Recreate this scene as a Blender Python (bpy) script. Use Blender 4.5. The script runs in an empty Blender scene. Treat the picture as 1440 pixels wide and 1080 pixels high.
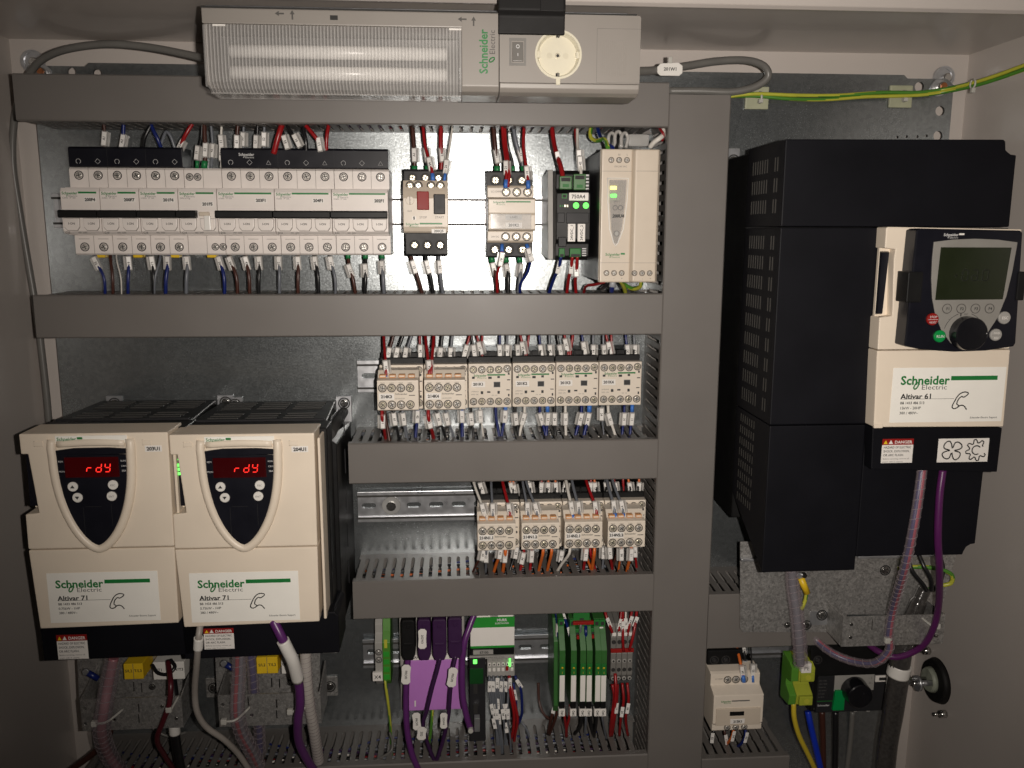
import bpy, bmesh, math, random
from mathutils import Vector, Matrix
random.seed(7)
SC = bpy.context.scene
COL = SC.collection

# ---------------------------------------------------------------- camera, light, exposure
CD = 930.0                                   # camera distance from the mounting plate, mm
F = 1206.0                                   # focal length in pixels of a 1440 px wide picture
pitch, yaw, roll = (math.radians(a) for a in (9.978, 3.941, 0.114))
cy_, sy_, cp_, sp_ = math.cos(yaw), math.sin(yaw), math.cos(pitch), math.sin(pitch)
FWD = Vector((sy_*cp_, cy_*cp_, -sp_))
RT0 = Vector((cy_, -sy_, 0)); UP0 = RT0.cross(FWD)
RT = RT0*math.cos(roll) + UP0*math.sin(roll)
UPV = UP0*math.cos(roll) - RT0*math.sin(roll)
cam = bpy.data.objects.new('camera', bpy.data.cameras.new('camera'))
COL.objects.link(cam)
m3 = Matrix((RT, UPV, -FWD)).transposed()
cam.matrix_world = Matrix.Translation((0, -CD*.001, 0)) @ m3.to_4x4()
cam.data.sensor_width = 36; cam.data.lens = F/1440*36
cam.data.clip_start = .01; cam.data.clip_end = 50
SC.camera = cam

world = bpy.data.worlds.new('World'); SC.world = world; world.use_nodes = True
bg = world.node_tree.nodes['Background']
bg.inputs[0].default_value = (1, .86, .76, 1); bg.inputs[1].default_value = .010

def lamp(name, kind, loc, aim, energy, color, **kw):
    l = bpy.data.lights.new(name, kind); l.energy = energy; l.color = color
    for k, v in kw.items(): setattr(l, k, v)
    o = bpy.data.objects.new(name, l); COL.objects.link(o)
    o.location = loc
    o.rotation_euler = (Vector(aim)-Vector(loc)).to_track_quat('-Z', 'Y').to_euler()
    return o
# the phone's flash beside the lens, and the room light that comes in over the photographer's shoulder
lamp('flash', 'SPOT', (.035, -CD*.001-.005, .004), (.15, 0, -.06), 26.5, (1, .915, .83),
     spot_size=math.radians(97), spot_blend=1.0, shadow_soft_size=.004)
lamp('room_light', 'AREA', (.35, -1.7, 1.1), (.1, 0, 0), 0.55, (1, .9, .82), shape='RECTANGLE', size=.9, size_y=.5)
SC.view_settings.view_transform = 'Standard'; SC.view_settings.look = 'None'
SC.view_settings.exposure = 0; SC.view_settings.gamma = 1
SC.cycles.use_denoising = True
SC.cycles.max_bounces = 8; SC.cycles.transparent_max_bounces = 12
SC.cycles.caustics_reflective = False; SC.cycles.caustics_refractive = False
SC.cycles.sample_clamp_indirect = 4

# ---------------------------------------------------------------- helpers. All lengths in mm: x right, z up, d out from the plate
def ray(px, py): return FWD + RT*((px-720)/F) - UPV*((py-540)/F)
def at(px, py, d):
    """where the sight line through a pixel of the photograph meets the plane d mm in front of the plate"""
    v = ray(px, py); t = (CD-d)/v.y
    return v.x*t, v.z*t
def rect(px0, py0, px1, py1, d):
    a = at(px0, py0, d); b = at(px1, py1, d)
    return a[0], b[0], b[1], a[1]
def V(x, z, d): return Vector((x*.001, -d*.001, z*.001))

MATS = {}
def srgb(c): return tuple((v/12.92 if v <= .04045 else ((v+.055)/1.055)**2.4) for v in c)
def mat(name, col, rough=.45, metal=0, var=.06, scale=60, bump=.0, bscale=400, spec=.5, coat=0, alpha=1, trans=0, emit=None, es=1, rvar=.08):
    if name in MATS: return MATS[name]
    m = bpy.data.materials.new(name); m.use_nodes = True
    nt = m.node_tree; N = nt.nodes; L = nt.links
    p = N['Principled BSDF']
    tc = N.new('ShaderNodeTexCoord')
    nz = N.new('ShaderNodeTexNoise'); nz.inputs['Scale'].default_value = scale; nz.inputs['Detail'].default_value = 4
    L.new(tc.outputs['Object'], nz.inputs['Vector'])
    mr = N.new('ShaderNodeMapRange'); mr.inputs['To Min'].default_value = 1-var; mr.inputs['To Max'].default_value = 1+var
    mr.inputs['From Min'].default_value = .3; mr.inputs['From Max'].default_value = .7
    L.new(nz.outputs['Fac'], mr.inputs['Value'])
    hs = N.new('ShaderNodeHueSaturation'); hs.inputs['Color'].default_value = (*col, 1)
    L.new(mr.outputs[0], hs.inputs['Value']); L.new(hs.outputs[0], p.inputs['Base Color'])
    r2 = N.new('ShaderNodeMapRange'); r2.inputs['To Min'].default_value = max(.02, rough-rvar); r2.inputs['To Max'].default_value = min(1, rough+rvar)
    L.new(nz.outputs['Fac'], r2.inputs['Value']); L.new(r2.outputs[0], p.inputs['Roughness'])
    p.inputs['Metallic'].default_value = metal
    p.inputs['Specular IOR Level'].default_value = spec
    p.inputs['Coat Weight'].default_value = coat
    p.inputs['Alpha'].default_value = alpha
    p.inputs['Transmission Weight'].default_value = trans
    if emit:
        p.inputs['Emission Color'].default_value = (*emit, 1); p.inputs['Emission Strength'].default_value = es
    if bump:
        n2 = N.new('ShaderNodeTexNoise'); n2.inputs['Scale'].default_value = bscale; n2.inputs['Detail'].default_value = 3
        L.new(tc.outputs['Object'], n2.inputs['Vector'])
        b = N.new('ShaderNodeBump'); b.inputs['Strength'].default_value = bump; b.inputs['Distance'].default_value = .0006
        L.new(n2.outputs['Fac'], b.inputs['Height']); L.new(b.outputs[0], p.inputs['Normal'])
    MATS[name] = m
    return m

def galvanised(name, base, rough, spangle=160, strength=.25, tint=(1, 1, 1), metal=.92, streak=True, rr=.07):
    """zinc coated sheet: spangle cells, cloudy roughness, faint handling scratches"""
    m = bpy.data.materials.new(name); m.use_nodes = True
    nt = m.node_tree; N = nt.nodes; L = nt.links; p = N['Principled BSDF']
    tc = N.new('ShaderNodeTexCoord')
    vo = N.new('ShaderNodeTexVoronoi'); vo.inputs['Scale'].default_value = spangle
    L.new(tc.outputs['Object'], vo.inputs['Vector'])
    n1 = N.new('ShaderNodeTexNoise'); n1.inputs['Scale'].default_value = spangle*2.2; n1.inputs['Detail'].default_value = 5
    n2 = N.new('ShaderNodeTexNoise'); n2.inputs['Scale'].default_value = 9; n2.inputs['Detail'].default_value = 5
    for n in (n1, n2): L.new(tc.outputs['Object'], n.inputs['Vector'])
    bw = N.new('ShaderNodeRGBToBW'); L.new(vo.outputs['Color'], bw.inputs[0])
    mx = N.new('ShaderNodeMath'); mx.operation = 'MULTIPLY_ADD'; mx.inputs[1].default_value = .5
    L.new(bw.outputs[0], mx.inputs[0]); L.new(n1.outputs['Fac'], mx.inputs[2])
    ml = N.new('ShaderNodeMapRange'); ml.inputs['From Min'].default_value = .35; ml.inputs['From Max'].default_value = 1.05
    ml.inputs['To Min'].default_value = base*(1-strength); ml.inputs['To Max'].default_value = base*(1+strength)
    L.new(mx.outputs[0], ml.inputs['Value'])
    cc = N.new('ShaderNodeCombineColor')
    for i, t in enumerate(tint):
        mm = N.new('ShaderNodeMath'); mm.operation = 'MULTIPLY'; mm.inputs[1].default_value = t
        L.new(ml.outputs[0], mm.inputs[0]); L.new(mm.outputs[0], cc.inputs[i])
    L.new(cc.outputs[0], p.inputs['Base Color'])
    mp = N.new('ShaderNodeMapping'); mp.inputs['Scale'].default_value = (3, 3, 120)
    mp.inputs['Rotation'].default_value = (0, math.radians(8), 0)
    n3 = N.new('ShaderNodeTexNoise'); n3.inputs['Scale'].default_value = 6; n3.inputs['Detail'].default_value = 3
    L.new(tc.outputs['Object'], mp.inputs[0]); L.new(mp.outputs[0], n3.inputs['Vector'])
    ad = N.new('ShaderNodeMath'); ad.operation = 'ADD'; L.new(n2.outputs['Fac'], ad.inputs[0]); L.new(n1.outputs['Fac'], ad.inputs[1])
    rg = N.new('ShaderNodeMapRange'); rg.inputs['From Min'].default_value = .7; rg.inputs['From Max'].default_value = 1.3
    rg.inputs['To Min'].default_value = rough-rr; rg.inputs['To Max'].default_value = rough+rr
    L.new(ad.outputs[0], rg.inputs['Value']); L.new(rg.outputs[0], p.inputs['Roughness'])
    p.inputs['Metallic'].default_value = metal
    b = N.new('ShaderNodeBump'); b.inputs['Strength'].default_value = .10; b.inputs['Distance'].default_value = .0003
    L.new(mx.outputs[0], b.inputs['Height']); L.new(b.outputs[0], p.inputs['Normal'])
    MATS[name] = m
    return m

ZINC = galvanised('galvanised_plate', .385, .235, 260, .17, (.93, 1, 1.03), metal=.88, rr=.05)
BRACKET = galvanised('galvanised_bracket', .47, .42, 420, .45, (1, .98, .95), metal=.8)
RAIL = galvanised('zinc_rail', .58, .33, 60, .08, (.97, .99, 1.03), metal=.82)
DUCT = mat('duct_grey', (.150, .138, .128), .42, var=.035, scale=14, bump=.05, bscale=900)
DUCT_IN = mat('duct_inner_grey', (.15, .142, .133), .5, var=.05)
PAINT = mat('cabinet_paint', (.53, .485, .45), .32, var=.03, scale=5, bump=.16, bscale=700, coat=.12)
CREAM = mat('cream_plastic', (.76, .665, .545), .40, var=.025, scale=30, bump=.03, bscale=1500)
CREAM_L = mat('light_cream_plastic', (.56, .485, .395), .38, var=.03, scale=40)
CREAM_W = mat('contactor_plastic', (.70, .625, .53), .38, var=.03, scale=40)
IVORY = mat('breaker_white_plastic', (.74, .685, .645), .38, var=.03, scale=60)
LAMPG = mat('lamp_grey_plastic', (.26, .238, .215), .40, var=.02, scale=20, bump=.05, bscale=1400)
NAVY = mat('dark_navy_plastic', (.0045, .0046, .0068), .55, spec=.14, var=.15, scale=20, bump=.04, bscale=1200)
NAVY_S = mat('navy_keypad', (.007, .0072, .0115), .35, var=.1, spec=.25)
BLACK = mat('black_plastic', (.007, .007, .0072), .45, spec=.25, var=.15)
BLACK_G = mat('black_gloss', (.008, .008, .01), .2, var=.1)
DARK = mat('dark_recess', (.02, .019, .018), .7)
DKGREY = mat('dark_grey_plastic', (.020, .020, .022), .45, spec=.22)
MGREY = mat('mid_grey_plastic', (.17, .162, .15), .4)
LGREY = mat('light_grey_plastic', (.33, .32, .30), .4)
WHITE = mat('white_label', (.78, .75, .71), .45, var=.02)
WPLAS = mat('white_plastic', (.74, .72, .68), .35, var=.03)
STICK = mat('cream_sticker', (.88, .86, .80), .4, var=.015)
GREEN = mat('logo_green', (.008, .17, .035), .45)
GREEN_P = mat('terminal_green', (.02, .15, .03), .45, spec=.25)
GREEN_D = mat('relay_green', (.035, .13, .03), .4, var=.12)
PEG = mat('earth_green', (.07, .22, .025), .38)
PEY = mat('earth_yellow', (.46, .46, .05), .38)
YELLOW = mat('yellow_plastic', (.75, .50, .02), .4)
INK = mat('black_print', (.02, .02, .02), .6)
INKG = mat('grey_print', (.12, .115, .11), .6)
INKD = mat('dark_print', (.07, .065, .06), .6)
INKL = mat('light_print', (.6, .6, .6), .6)
RED = mat('red_plastic', (.26, .012, .010), .45, spec=.2)
REDW = mat('wire_red', (.27, .008, .010), .34, var=.1)
BLUEW = mat('wire_blue', (.006, .015, .12), .34, var=.1)
BROWNW = mat('wire_brown', (.055, .018, .012), .36, var=.1)
BLACKW = mat('wire_black', (.010, .010, .011), .32)
GREYW = mat('wire_grey', (.13, .14, .16), .36)
WHITEW = mat('wire_white', (.62, .59, .54), .4)
ORANGEW = mat('wire_orange', (.60, .13, .02), .36)
PURPLE = mat('cable_violet', (.10, .022, .13), .34)
PURPLE_D = mat('dark_violet_plastic', (.035, .010, .050), .42)
VIOLET = mat('violet_panel', (.50, .20, .58), .42, var=.03)
CABLEG = mat('cable_grey', (.15, .145, .135), .38, var=.05)
CABLEW = mat('cable_offwhite', (.34, .31, .28), .42)
FBLUE = mat('ferrule_blue', (.05, .17, .55), .4)
FGREEN = mat('ferrule_green', (.01, .17, .05), .4)
FGREY = mat('ferrule_grey', (.30, .31, .33), .4)
SLEEVE = mat('clear_marker_sleeve', (.62, .60, .57), .12, var=.1, spec=1, alpha=.5)
TAGW = mat('marker_paper', (.76, .74, .71), .35, var=.05)
SCREW = mat('screw_steel', (.78, .75, .70), .26, metal=.62, var=.15, scale=300)
SCREWY = mat('screw_yellow_zinc', (.80, .74, .58), .26, metal=.62, var=.15, scale=300)
STEEL = mat('bright_steel', (.65, .64, .62), .2, metal=1)
COPPER = mat('copper', (.75, .30, .14), .3, metal=1)
CONDUIT = mat('spiral_sleeve', (.34, .28, .31), .25, var=.08, alpha=.27)
CONRING = mat('spiral_ridge', (.45, .38, .41), .25, alpha=.4)
LEDR = mat('led_red', (.3, .01, .01), .3, emit=(1, .03, .02), es=1.3)
LEDRW = mat('display_red', (.018, .0005, .001), .25, emit=(.30, .0, .004), es=.05)
LEDG = mat('led_green', (.1, .5, .1), .3, emit=(.12, 1, .10), es=2.2)
LEDGD = mat('led_green_dim', (.02, .3, .04), .3, emit=(.02, .8, .06), es=.55)
LEDY = mat('led_yellow', (.6, .6, .1), .3, emit=(1, .95, .25), es=1.8)
LCD = mat('lcd_screen', (.014, .019, .008), .25)
LCDT = mat('lcd_digits', (.008, .010, .006), .4)
SOCKET = mat('socket_ivory', (.70, .66, .53), .22, var=.02, coat=.3)
LENS = mat('lamp_lens', (.80, .78, .76), .10, alpha=.20, var=.0, spec=.7)
LENSB = mat('lamp_lens_rib', (.80, .78, .76), .16, alpha=.42, var=.0, spec=.7)
TUBE = mat('fluorescent_tube', (.80, .78, .75), .3)
CLEAR = mat('clear_window', (.8, .8, .8), .08, alpha=.28, spec=1)
PAD = mat('adhesive_mount', (.38, .39, .27), .5, var=.08)
TIE = mat('cable_tie', (.55, .54, .50), .35, alpha=.8)
RUBBER = mat('black_rubber', (.007, .0065, .0065), .6, spec=.25)
BRICKORANGE = mat('terminal_orange', (.62, .30, .12), .45)
GASKET = mat('grommet_grey_green', (.28, .30, .24), .5, var=.2, scale=150)

def newell_smooth(fs):
    for f in fs: f.smooth = True

FONT_CACHE = {}
def text_mesh(s, bold, spacing=1.0):
    k = (s, bold, spacing)
    if k in FONT_CACHE: return FONT_CACHE[k]
    cu = bpy.data.curves.new('t', 'FONT'); cu.body = s; cu.size = 1; cu.offset = bold; cu.resolution_u = 2
    cu.space_character = spacing; cu.align_x = 'LEFT'
    o = bpy.data.objects.new('t', cu)
    me = bpy.data.meshes.new_from_object(o)
    bpy.data.objects.remove(o); bpy.data.curves.remove(cu)
    vs = [(v.co.x, v.co.y) for v in me.vertices]; fs = [tuple(p.vertices) for p in me.polygons]
    bpy.data.meshes.remove(me)
    w = max([v[0] for v in vs] or [1])
    FONT_CACHE[k] = (vs, fs, w)
    return FONT_CACHE[k]

class MB:
    """collects shapes; build() links them as one mesh object"""
    def __init__(s): s.bm = bmesh.new(); s.mats = []
    def mi(s, m):
        if m not in s.mats: s.mats.append(m)
        return s.mats.index(m)
    def _fin(s, vs, fs, m, bev=0, seg=1, smooth=False):
        i = s.mi(m)
        for f in fs: f.material_index = i; f.smooth = smooth
        if bev:
            fset = set(fs); es = [e for e in {e for f in fs for e in f.edges} if len(e.link_faces) == 2 and e.calc_face_angle(0) > .5]
            r = bmesh.ops.bevel(s.bm, geom=es, offset=bev*.001, segments=seg, affect='EDGES', profile=.6, clamp_overlap=True)
            for f in r['faces']: f.material_index = i
    def hexa(s, c, m, bev=0, seg=1):
        vs = [s.bm.verts.new(V(*p)) for p in c]
        fs = [s.bm.faces.new([vs[i] for i in q]) for q in ((0, 1, 2, 3), (7, 6, 5, 4), (0, 4, 5, 1), (1, 5, 6, 2), (2, 6, 7, 3), (3, 7, 4, 0))]
        bmesh.ops.recalc_face_normals(s.bm, faces=fs)
        s._fin(vs, fs, m, bev, seg)
    def box(s, x0, x1, z0, z1, d0, d1, m, bev=0, seg=1):
        s.hexa([(x0, z0, d0), (x1, z0, d0), (x1, z1, d0), (x0, z1, d0), (x0, z0, d1), (x1, z0, d1), (x1, z1, d1), (x0, z1, d1)], m, bev, seg)
        return s
    def loft(s, a, b, m, bev=0, seg=1, caps=True, smooth=False):
        """two matching rings of (x,z,d) points joined by a band"""
        va = [s.bm.verts.new(V(*p)) for p in a]; vb = [s.bm.verts.new(V(*p)) for p in b]
        n = len(a); fs = [s.bm.faces.new((va[i], va[(i+1) % n], vb[(i+1) % n], vb[i])) for i in range(n)]
        if caps: fs += [s.bm.faces.new(va[::-1]), s.bm.faces.new(vb)]
        bmesh.ops.recalc_face_normals(s.bm, faces=fs)
        s._fin(va+vb, fs, m, bev, seg, False)
        if smooth:
            for f in fs[:n]:
                if f.is_valid: f.smooth = True
        return s
    def prism(s, pts, d0, d1, m, bev=0, seg=1, smooth=False):
        return s.loft([(x, z, d0) for x, z in pts], [(x, z, d1) for x, z in pts], m, bev, seg, smooth=smooth)
    def extr(s, pts, x0, x1, m, bev=0, seg=1):
        """profile of (d, z) points run along x"""
        return s.loft([(x0, z, d) for d, z in pts], [(x1, z, d) for d, z in pts], m, bev, seg)
    def holes(s, outer, hs, d0, d1, m, fn=None):
        """plate with real openings; fn maps (u, v, w) to (x, z, d)"""
        fn = fn or (lambda u, v, w: (u, v, w))
        i = s.mi(m)
        loops = [outer]+hs; allf = []
        rings = []
        for w in (d0, d1):
            rs = []; es = []
            for lp in loops:
                vs = [s.bm.verts.new(V(*fn(u, v, w))) for u, v in lp]
                es += [s.bm.edges.new((vs[k], vs[(k+1) % len(vs)])) for k in range(len(vs))]
                rs.append(vs)
            r = bmesh.ops.triangle_fill(s.bm, edges=es, use_beauty=True, use_dissolve=False)
            allf += [g for g in r['geom'] if isinstance(g, bmesh.types.BMFace)]
            rings.append(rs)
        for ra, rb in zip(*rings):
            n = len(ra); allf += [s.bm.faces.new((ra[k], ra[(k+1) % n], rb[(k+1) % n], rb[k])) for k in range(n)]
        bmesh.ops.recalc_face_normals(s.bm, faces=allf)
        for f in allf: f.material_index = i
        return s
    def cyl(s, x, z, d0, d1, r, m, n=16, r1=None, ax='d', bev=0):
        r1 = r if r1 is None else r1
        def pt(a, rr, w):
            u, v = rr*math.cos(a), rr*math.sin(a)
            return (x+u, z+v, w) if ax == 'd' else ((x+u, w, z+v) if ax == 'z' else (w, x+u, z+v))
        A = [pt(2*math.pi*k/n, r, d0) for k in range(n)]; B = [pt(2*math.pi*k/n, r1, d1) for k in range(n)]
        return s.loft(A, B, m, bev, smooth=True)
    def ring(s, x, z, d0, d1, r, ri, m, n=20):
        o = [(r*math.cos(2*math.pi*k/n)+x, r*math.sin(2*math.pi*k/n)+z) for k in range(n)]
        h = [(ri*math.cos(2*math.pi*k/n)+x, ri*math.sin(2*math.pi*k/n)+z) for k in range(n)]
        return s.holes(o, [h], d0, d1, m)
    def dome(s, x, z, d, r, h, m, n=14, k=4):
        prev = [(x+r*math.cos(2*math.pi*i/n), z+r*math.sin(2*math.pi*i/n), d) for i in range(n)]
        for j in range(1, k+1):
            a = math.pi/2*j/k*.96; rr = r*math.cos(a); hh = d+h*math.sin(a)
            cur = [(x+rr*math.cos(2*math.pi*i/n), z+rr*math.sin(2*math.pi*i/n), hh) for i in range(n)]
            s.loft(prev, cur, m, caps=(j == k), smooth=True); prev = cur
        return s
    def tube(s, pts, r, m, n=8, m2=None, caps=True, rz=None):
        """pts: Vectors in metres; m2 colours half of the sides (two-colour earth wire)"""
        i1 = s.mi(m); i2 = s.mi(m2) if m2 else i1
        rings = []; up = Vector((0, -1, 0)); N_ = len(pts)
        for k, p in enumerate(pts):
            t = (pts[min(k+1, N_-1)]-pts[max(k-1, 0)])
            t = t.normalized() if t.length > 1e-9 else Vector((0, 0, 1))
            if abs(t.dot(up)) > .97: up = Vector((1, 0, 0))
            a = (up-t*up.dot(t)).normalized(); b = t.cross(a); up = a
            rr = (r(k/(N_-1)) if callable(r) else r)*.001; r2_ = rr if rz is None else rz*.001
            rings.append([s.bm.verts.new(p+a*(r2_*math.cos(2*math.pi*j/n))+b*(rr*math.sin(2*math.pi*j/n))) for j in range(n)])
        tw = 0
        for k in range(N_-1):
            for j in range(n):
                f = s.bm.faces.new((rings[k][j], rings[k][(j+1) % n], rings[k+1][(j+1) % n], rings[k+1][j]))
                f.smooth = True; f.material_index = i2 if (m2 and (j+int(k*.35)) % n < n*.42) else i1
        if caps:
            for rg, rv in ((rings[0], True), (rings[-1], False)):
                f = s.bm.faces.new(rg[::-1] if rv else rg); f.material_index = i1
        return s
    def text(s, body, x, z, d, size, m, align='c', bold=0.0, rot=0, slant=0, sp=1.0, fit=None):
        """flat lettering on a face that looks away from the plate; size is the letter height scale in mm"""
        vs, fs, w = text_mesh(body, bold, sp)
        i = s.mi(m); ca, sa = math.cos(rot), math.sin(rot)
        kx = size if fit is None else fit/w
        ox = {'c': -w*kx/2, 'l': 0, 'r': -w*kx}[align]
        bv = []
        for (u, v) in vs:
            uu = ox+u*kx+slant*v*size; vv = v*size-size*.35
            bv.append(s.bm.verts.new(V(x+uu*ca-vv*sa, z+uu*sa+vv*ca, d)))
        for f in fs:
            try:
                q = s.bm.faces.new([bv[k] for k in f]); q.material_index = i
            except ValueError: pass
        return s
    def build(s, name, parent=None, origin=None, me_only=False):
        me = bpy.data.meshes.new(name)
        o_ = origin or (ORIG.get(parent.name) if parent is not None else None) or Vector((0, 0, 0))
        if parent is not None and parent.name in ORIG: o_ = ORIG[parent.name]
        if o_.length: bmesh.ops.translate(s.bm, verts=s.bm.verts, vec=-o_)
        s.bm.to_mesh(me); s.bm.free()
        for m in s.mats: me.materials.append(m)
        o = bpy.data.objects.new(name, me); COL.objects.link(o)
        if name in ('lettering', 'phase_marks', 'arrow_marks', 'terminal_print', 'keypad_print', 'keypad_seam', 'seams', 'vents', 'side_vents', 'pole_seam', 'logo', 'small_plug'): o['kind'] = 'stuff'
        if parent is not None:
            o.parent = parent; ORIG[o.name] = o_
        elif o_.length: o.location = o_; ORIG[o.name] = o_
        return o

ORIG = {}
def tag(o, label, cat, group=None, kind=None):
    if label: o['label'] = label
    if cat: o['category'] = cat
    if group: o['group'] = group
    if kind: o['kind'] = kind
    return o
def thing(name, label, cat, x, z, d=0, group=None):
    o = bpy.data.objects.new(name, None); COL.objects.link(o); o.empty_display_size = .01
    o.location = V(x, z, d); ORIG[o.name] = V(x, z, d)
    return tag(o, label, cat, group)
def kids(o): return [c for c in o.children]
def copy_tree(o, parent=None, skip=()):
    c = o.copy(); COL.objects.link(c); c.parent = parent
    if o.name in ORIG: ORIG[c.name] = ORIG[o.name].copy()
    for ch in kids(o):
        if ch.name.split('.')[0] in skip: continue
        copy_tree(ch, c, skip)
    return c
def move(o, dx, dz, dd=0):
    """shift a copied thing and remember its new origin so later parts can be added in world mm"""
    dv = V(dx, dz, dd); o.location = o.location+dv
    def rec(q):
        if q.name in ORIG: ORIG[q.name] = ORIG[q.name]+dv
        for c in q.children: rec(c)
    rec(o)
    return o

SCREWS = {}
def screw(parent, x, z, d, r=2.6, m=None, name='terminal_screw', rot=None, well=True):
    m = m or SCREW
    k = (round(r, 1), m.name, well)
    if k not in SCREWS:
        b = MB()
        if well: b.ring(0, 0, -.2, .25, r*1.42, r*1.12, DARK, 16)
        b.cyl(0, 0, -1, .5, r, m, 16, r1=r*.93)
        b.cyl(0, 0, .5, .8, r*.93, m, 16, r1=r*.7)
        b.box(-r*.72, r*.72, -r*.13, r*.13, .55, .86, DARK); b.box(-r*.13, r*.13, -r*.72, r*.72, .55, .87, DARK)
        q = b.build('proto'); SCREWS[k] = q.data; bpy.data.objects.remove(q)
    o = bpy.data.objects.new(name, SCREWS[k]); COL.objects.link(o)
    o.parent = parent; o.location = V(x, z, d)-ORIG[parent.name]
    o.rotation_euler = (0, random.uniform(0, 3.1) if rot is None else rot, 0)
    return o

def logo(b, x, z, d, w, m1=None, m2=None, bar=None, barm=None, two=True):
    """the maker's mark: bold word with the small loop and 'Electric' under it, then the bar"""
    m1 = m1 or GREEN; m2 = m2 or INKG
    h = w*.235
    b.text('Schneider', x, z, d, h*1.05, m1, 'l', .022, fit=w)
    if two:
        b.text('Electric', x+w*.42, z-h*.78, d, h*.72, m2, 'l', 0, fit=w*.57)
        pts = [V(x+w*.34+math.cos(a)*w*.035+math.sin(a)*w*.03, z-h*.62+math.sin(a)*w*.075, d) for a in [k*math.pi/6 for k in range(13)]]
        b.tube(pts, w*.013, m1, 5, caps=False)
    if bar: b.box(x+w*1.04, x+w*1.04+bar, z-h*.10, z+h*.40, d-.15, d+.02, barm or m1)

def spline(pts, k=5):
    P = [Vector(p) for p in pts]
    if len(P) == 2: return [P[0].lerp(P[1], i/k) for i in range(k+1)]
    P = [P[0]*2-P[1]]+P+[P[-1]*2-P[-2]]
    out = []
    for i in range(1, len(P)-2):
        for j in range(k):
            t = j/k; a, b, c, e = P[i-1], P[i], P[i+1], P[i+2]
            out.append(.5*((2*b)+(c-a)*t+(2*a-5*b+4*c-e)*t*t+(3*b-a-3*c+e)*t**3))
    out.append(P[-2])
    return out
def W(px, py, d):
    x, z = at(px, py, d); return V(x, z, d)

ORD = ['', 'first', 'second', 'third', 'fourth', 'fifth', 'sixth', 'seventh', 'eighth', 'ninth', 'tenth', 'eleventh', 'twelfth', 'thirteenth', 'fourteenth', 'fifteenth', 'sixteenth', 'seventeenth', 'eighteenth', 'nineteenth', 'twentieth', 'twenty-first', 'twenty-second', 'twenty-third', 'twenty-fourth', 'twenty-fifth', 'twenty-sixth', 'twenty-seventh', 'twenty-eighth', 'twenty-ninth', 'thirtieth', 'thirty-first', 'thirty-second', 'thirty-third', 'thirty-fourth', 'thirty-fifth']
WC = {'red': REDW, 'blue': BLUEW, 'brown': BROWNW, 'black': BLACKW, 'grey': GREYW, 'white': WHITEW, 'orange': ORANGEW}
TAG_MESH = {}
def tag_mesh(txt, k):
    key = (txt, k)
    if key not in TAG_MESH:
        b = MB()
        if k != 'paper': b.box(-2.5, 2.5, -6.6, 6.6, -1.6, 1.7, SLEEVE, .6); b.box(2.7, 4.6, -6.2, 6.0, -1.2, 1.4, SLEEVE, .5)
        b.box(-1.8, 1.8, -5.6, 5.6, 1.55, 2.15, TAGW, .2)
        if txt: b.text(txt, 0, 0, 2.2, 2.9, INK, 'c', .03, rot=math.pi/2)
        q = b.build('p'); TAG_MESH[key] = q.data; bpy.data.objects.remove(q)
    return TAG_MESH[key]
def marker(parent, p, dirv, txt='', kind='sleeve', s=1.0, tilt=0):
    """white wire marker slid over a wire at p, its long side along dirv"""
    o = bpy.data.objects.new('wire_marker', tag_mesh(txt, kind)); COL.objects.link(o)
    o.parent = parent; o.location = p-ORIG[parent.name]
    ang = math.atan2(dirv.x, dirv.z)
    o.rotation_euler = (0, ang+tilt, random.uniform(-.5, .5)*.6); o.scale = (s, s, s)
    return o
NUMS = ['11', '14', '21', '24', 'L1', 'A1', '13', '52', '61', '7', '24', '31', '42', 'A2', '53']
def wire(c, pts, r=1.35, fer=None, tags=(), label=None, group=None, cat='wire', name=None, m=None, m2=None, n=8, k=5, txt=None, tkind='sleeve', tscale=1.12):
    """pts from the terminal to the duct as (pixel x, pixel y, depth); fer = ferrule colour; tags = mm from the start"""
    P = spline([W(*q) if not isinstance(q, Vector) else q for q in pts], k)
    b = MB()
    b.tube(P, r, m or WC[c], n, m2=m2)
    nm = name or 'wire'
    o = b.build(nm, origin=P[0])
    if fer:
        q = MB(); e = P[0]+(P[1]-P[0]).normalized()*.007
        q.tube([P[0]-(P[1]-P[0]).normalized()*.001, e], max(r*1.35, 1.5), {'b': FBLUE, 'g': FGREEN, 'y': FGREY}[fer], 10); q.build('ferrule', o)
    L = [0]
    for i in range(1, len(P)): L.append(L[-1]+(P[i]-P[i-1]).length*1000)
    for tpos in tags:
        for i in range(1, len(P)):
            if L[i] >= tpos or i == len(P)-1:
                marker(o, P[i], (P[i]-P[i-1]).normalized(), random.choice(NUMS) if txt is None else txt, tkind, tscale, random.uniform(-.06, .06)); break
    tag(o, label, cat, group)
    return o
def wires(where, group, items):
    """items: (colour, points, options). The label says which of its row each wire is"""
    items = sorted(items, key=lambda q: q[1][0][0])
    out = []
    for i, it in enumerate(items, 1):
        c, pts = it[0], it[1]; kw = dict(it[2]) if len(it) > 2 else {}
        nm = {'gy': 'green and yellow'}.get(c, c)
        extra = kw.pop('say', '')
        if c == 'gy': kw['m'] = PEG; kw['m2'] = PEY; kw.setdefault('n', 10)
        out.append(wire(c, pts, label='%s wire %s, %s from the left%s' % (nm, where, ORD[i], extra), group=group, **kw))
    return out
# ---------------------------------------------------------------- the cabinet shell, plate, rails and trunking
BK = -25
b = MB(); b.box(-455, 575, -760, 200, BK-1.5, BK, PAINT)
tag(b.build('back_wall'), None, None, kind='structure')
b = MB(); b.box(-457, -449, -760, 196, BK-2, 420, PAINT); tag(b.build('wall_left'), None, None, kind='structure')
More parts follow.
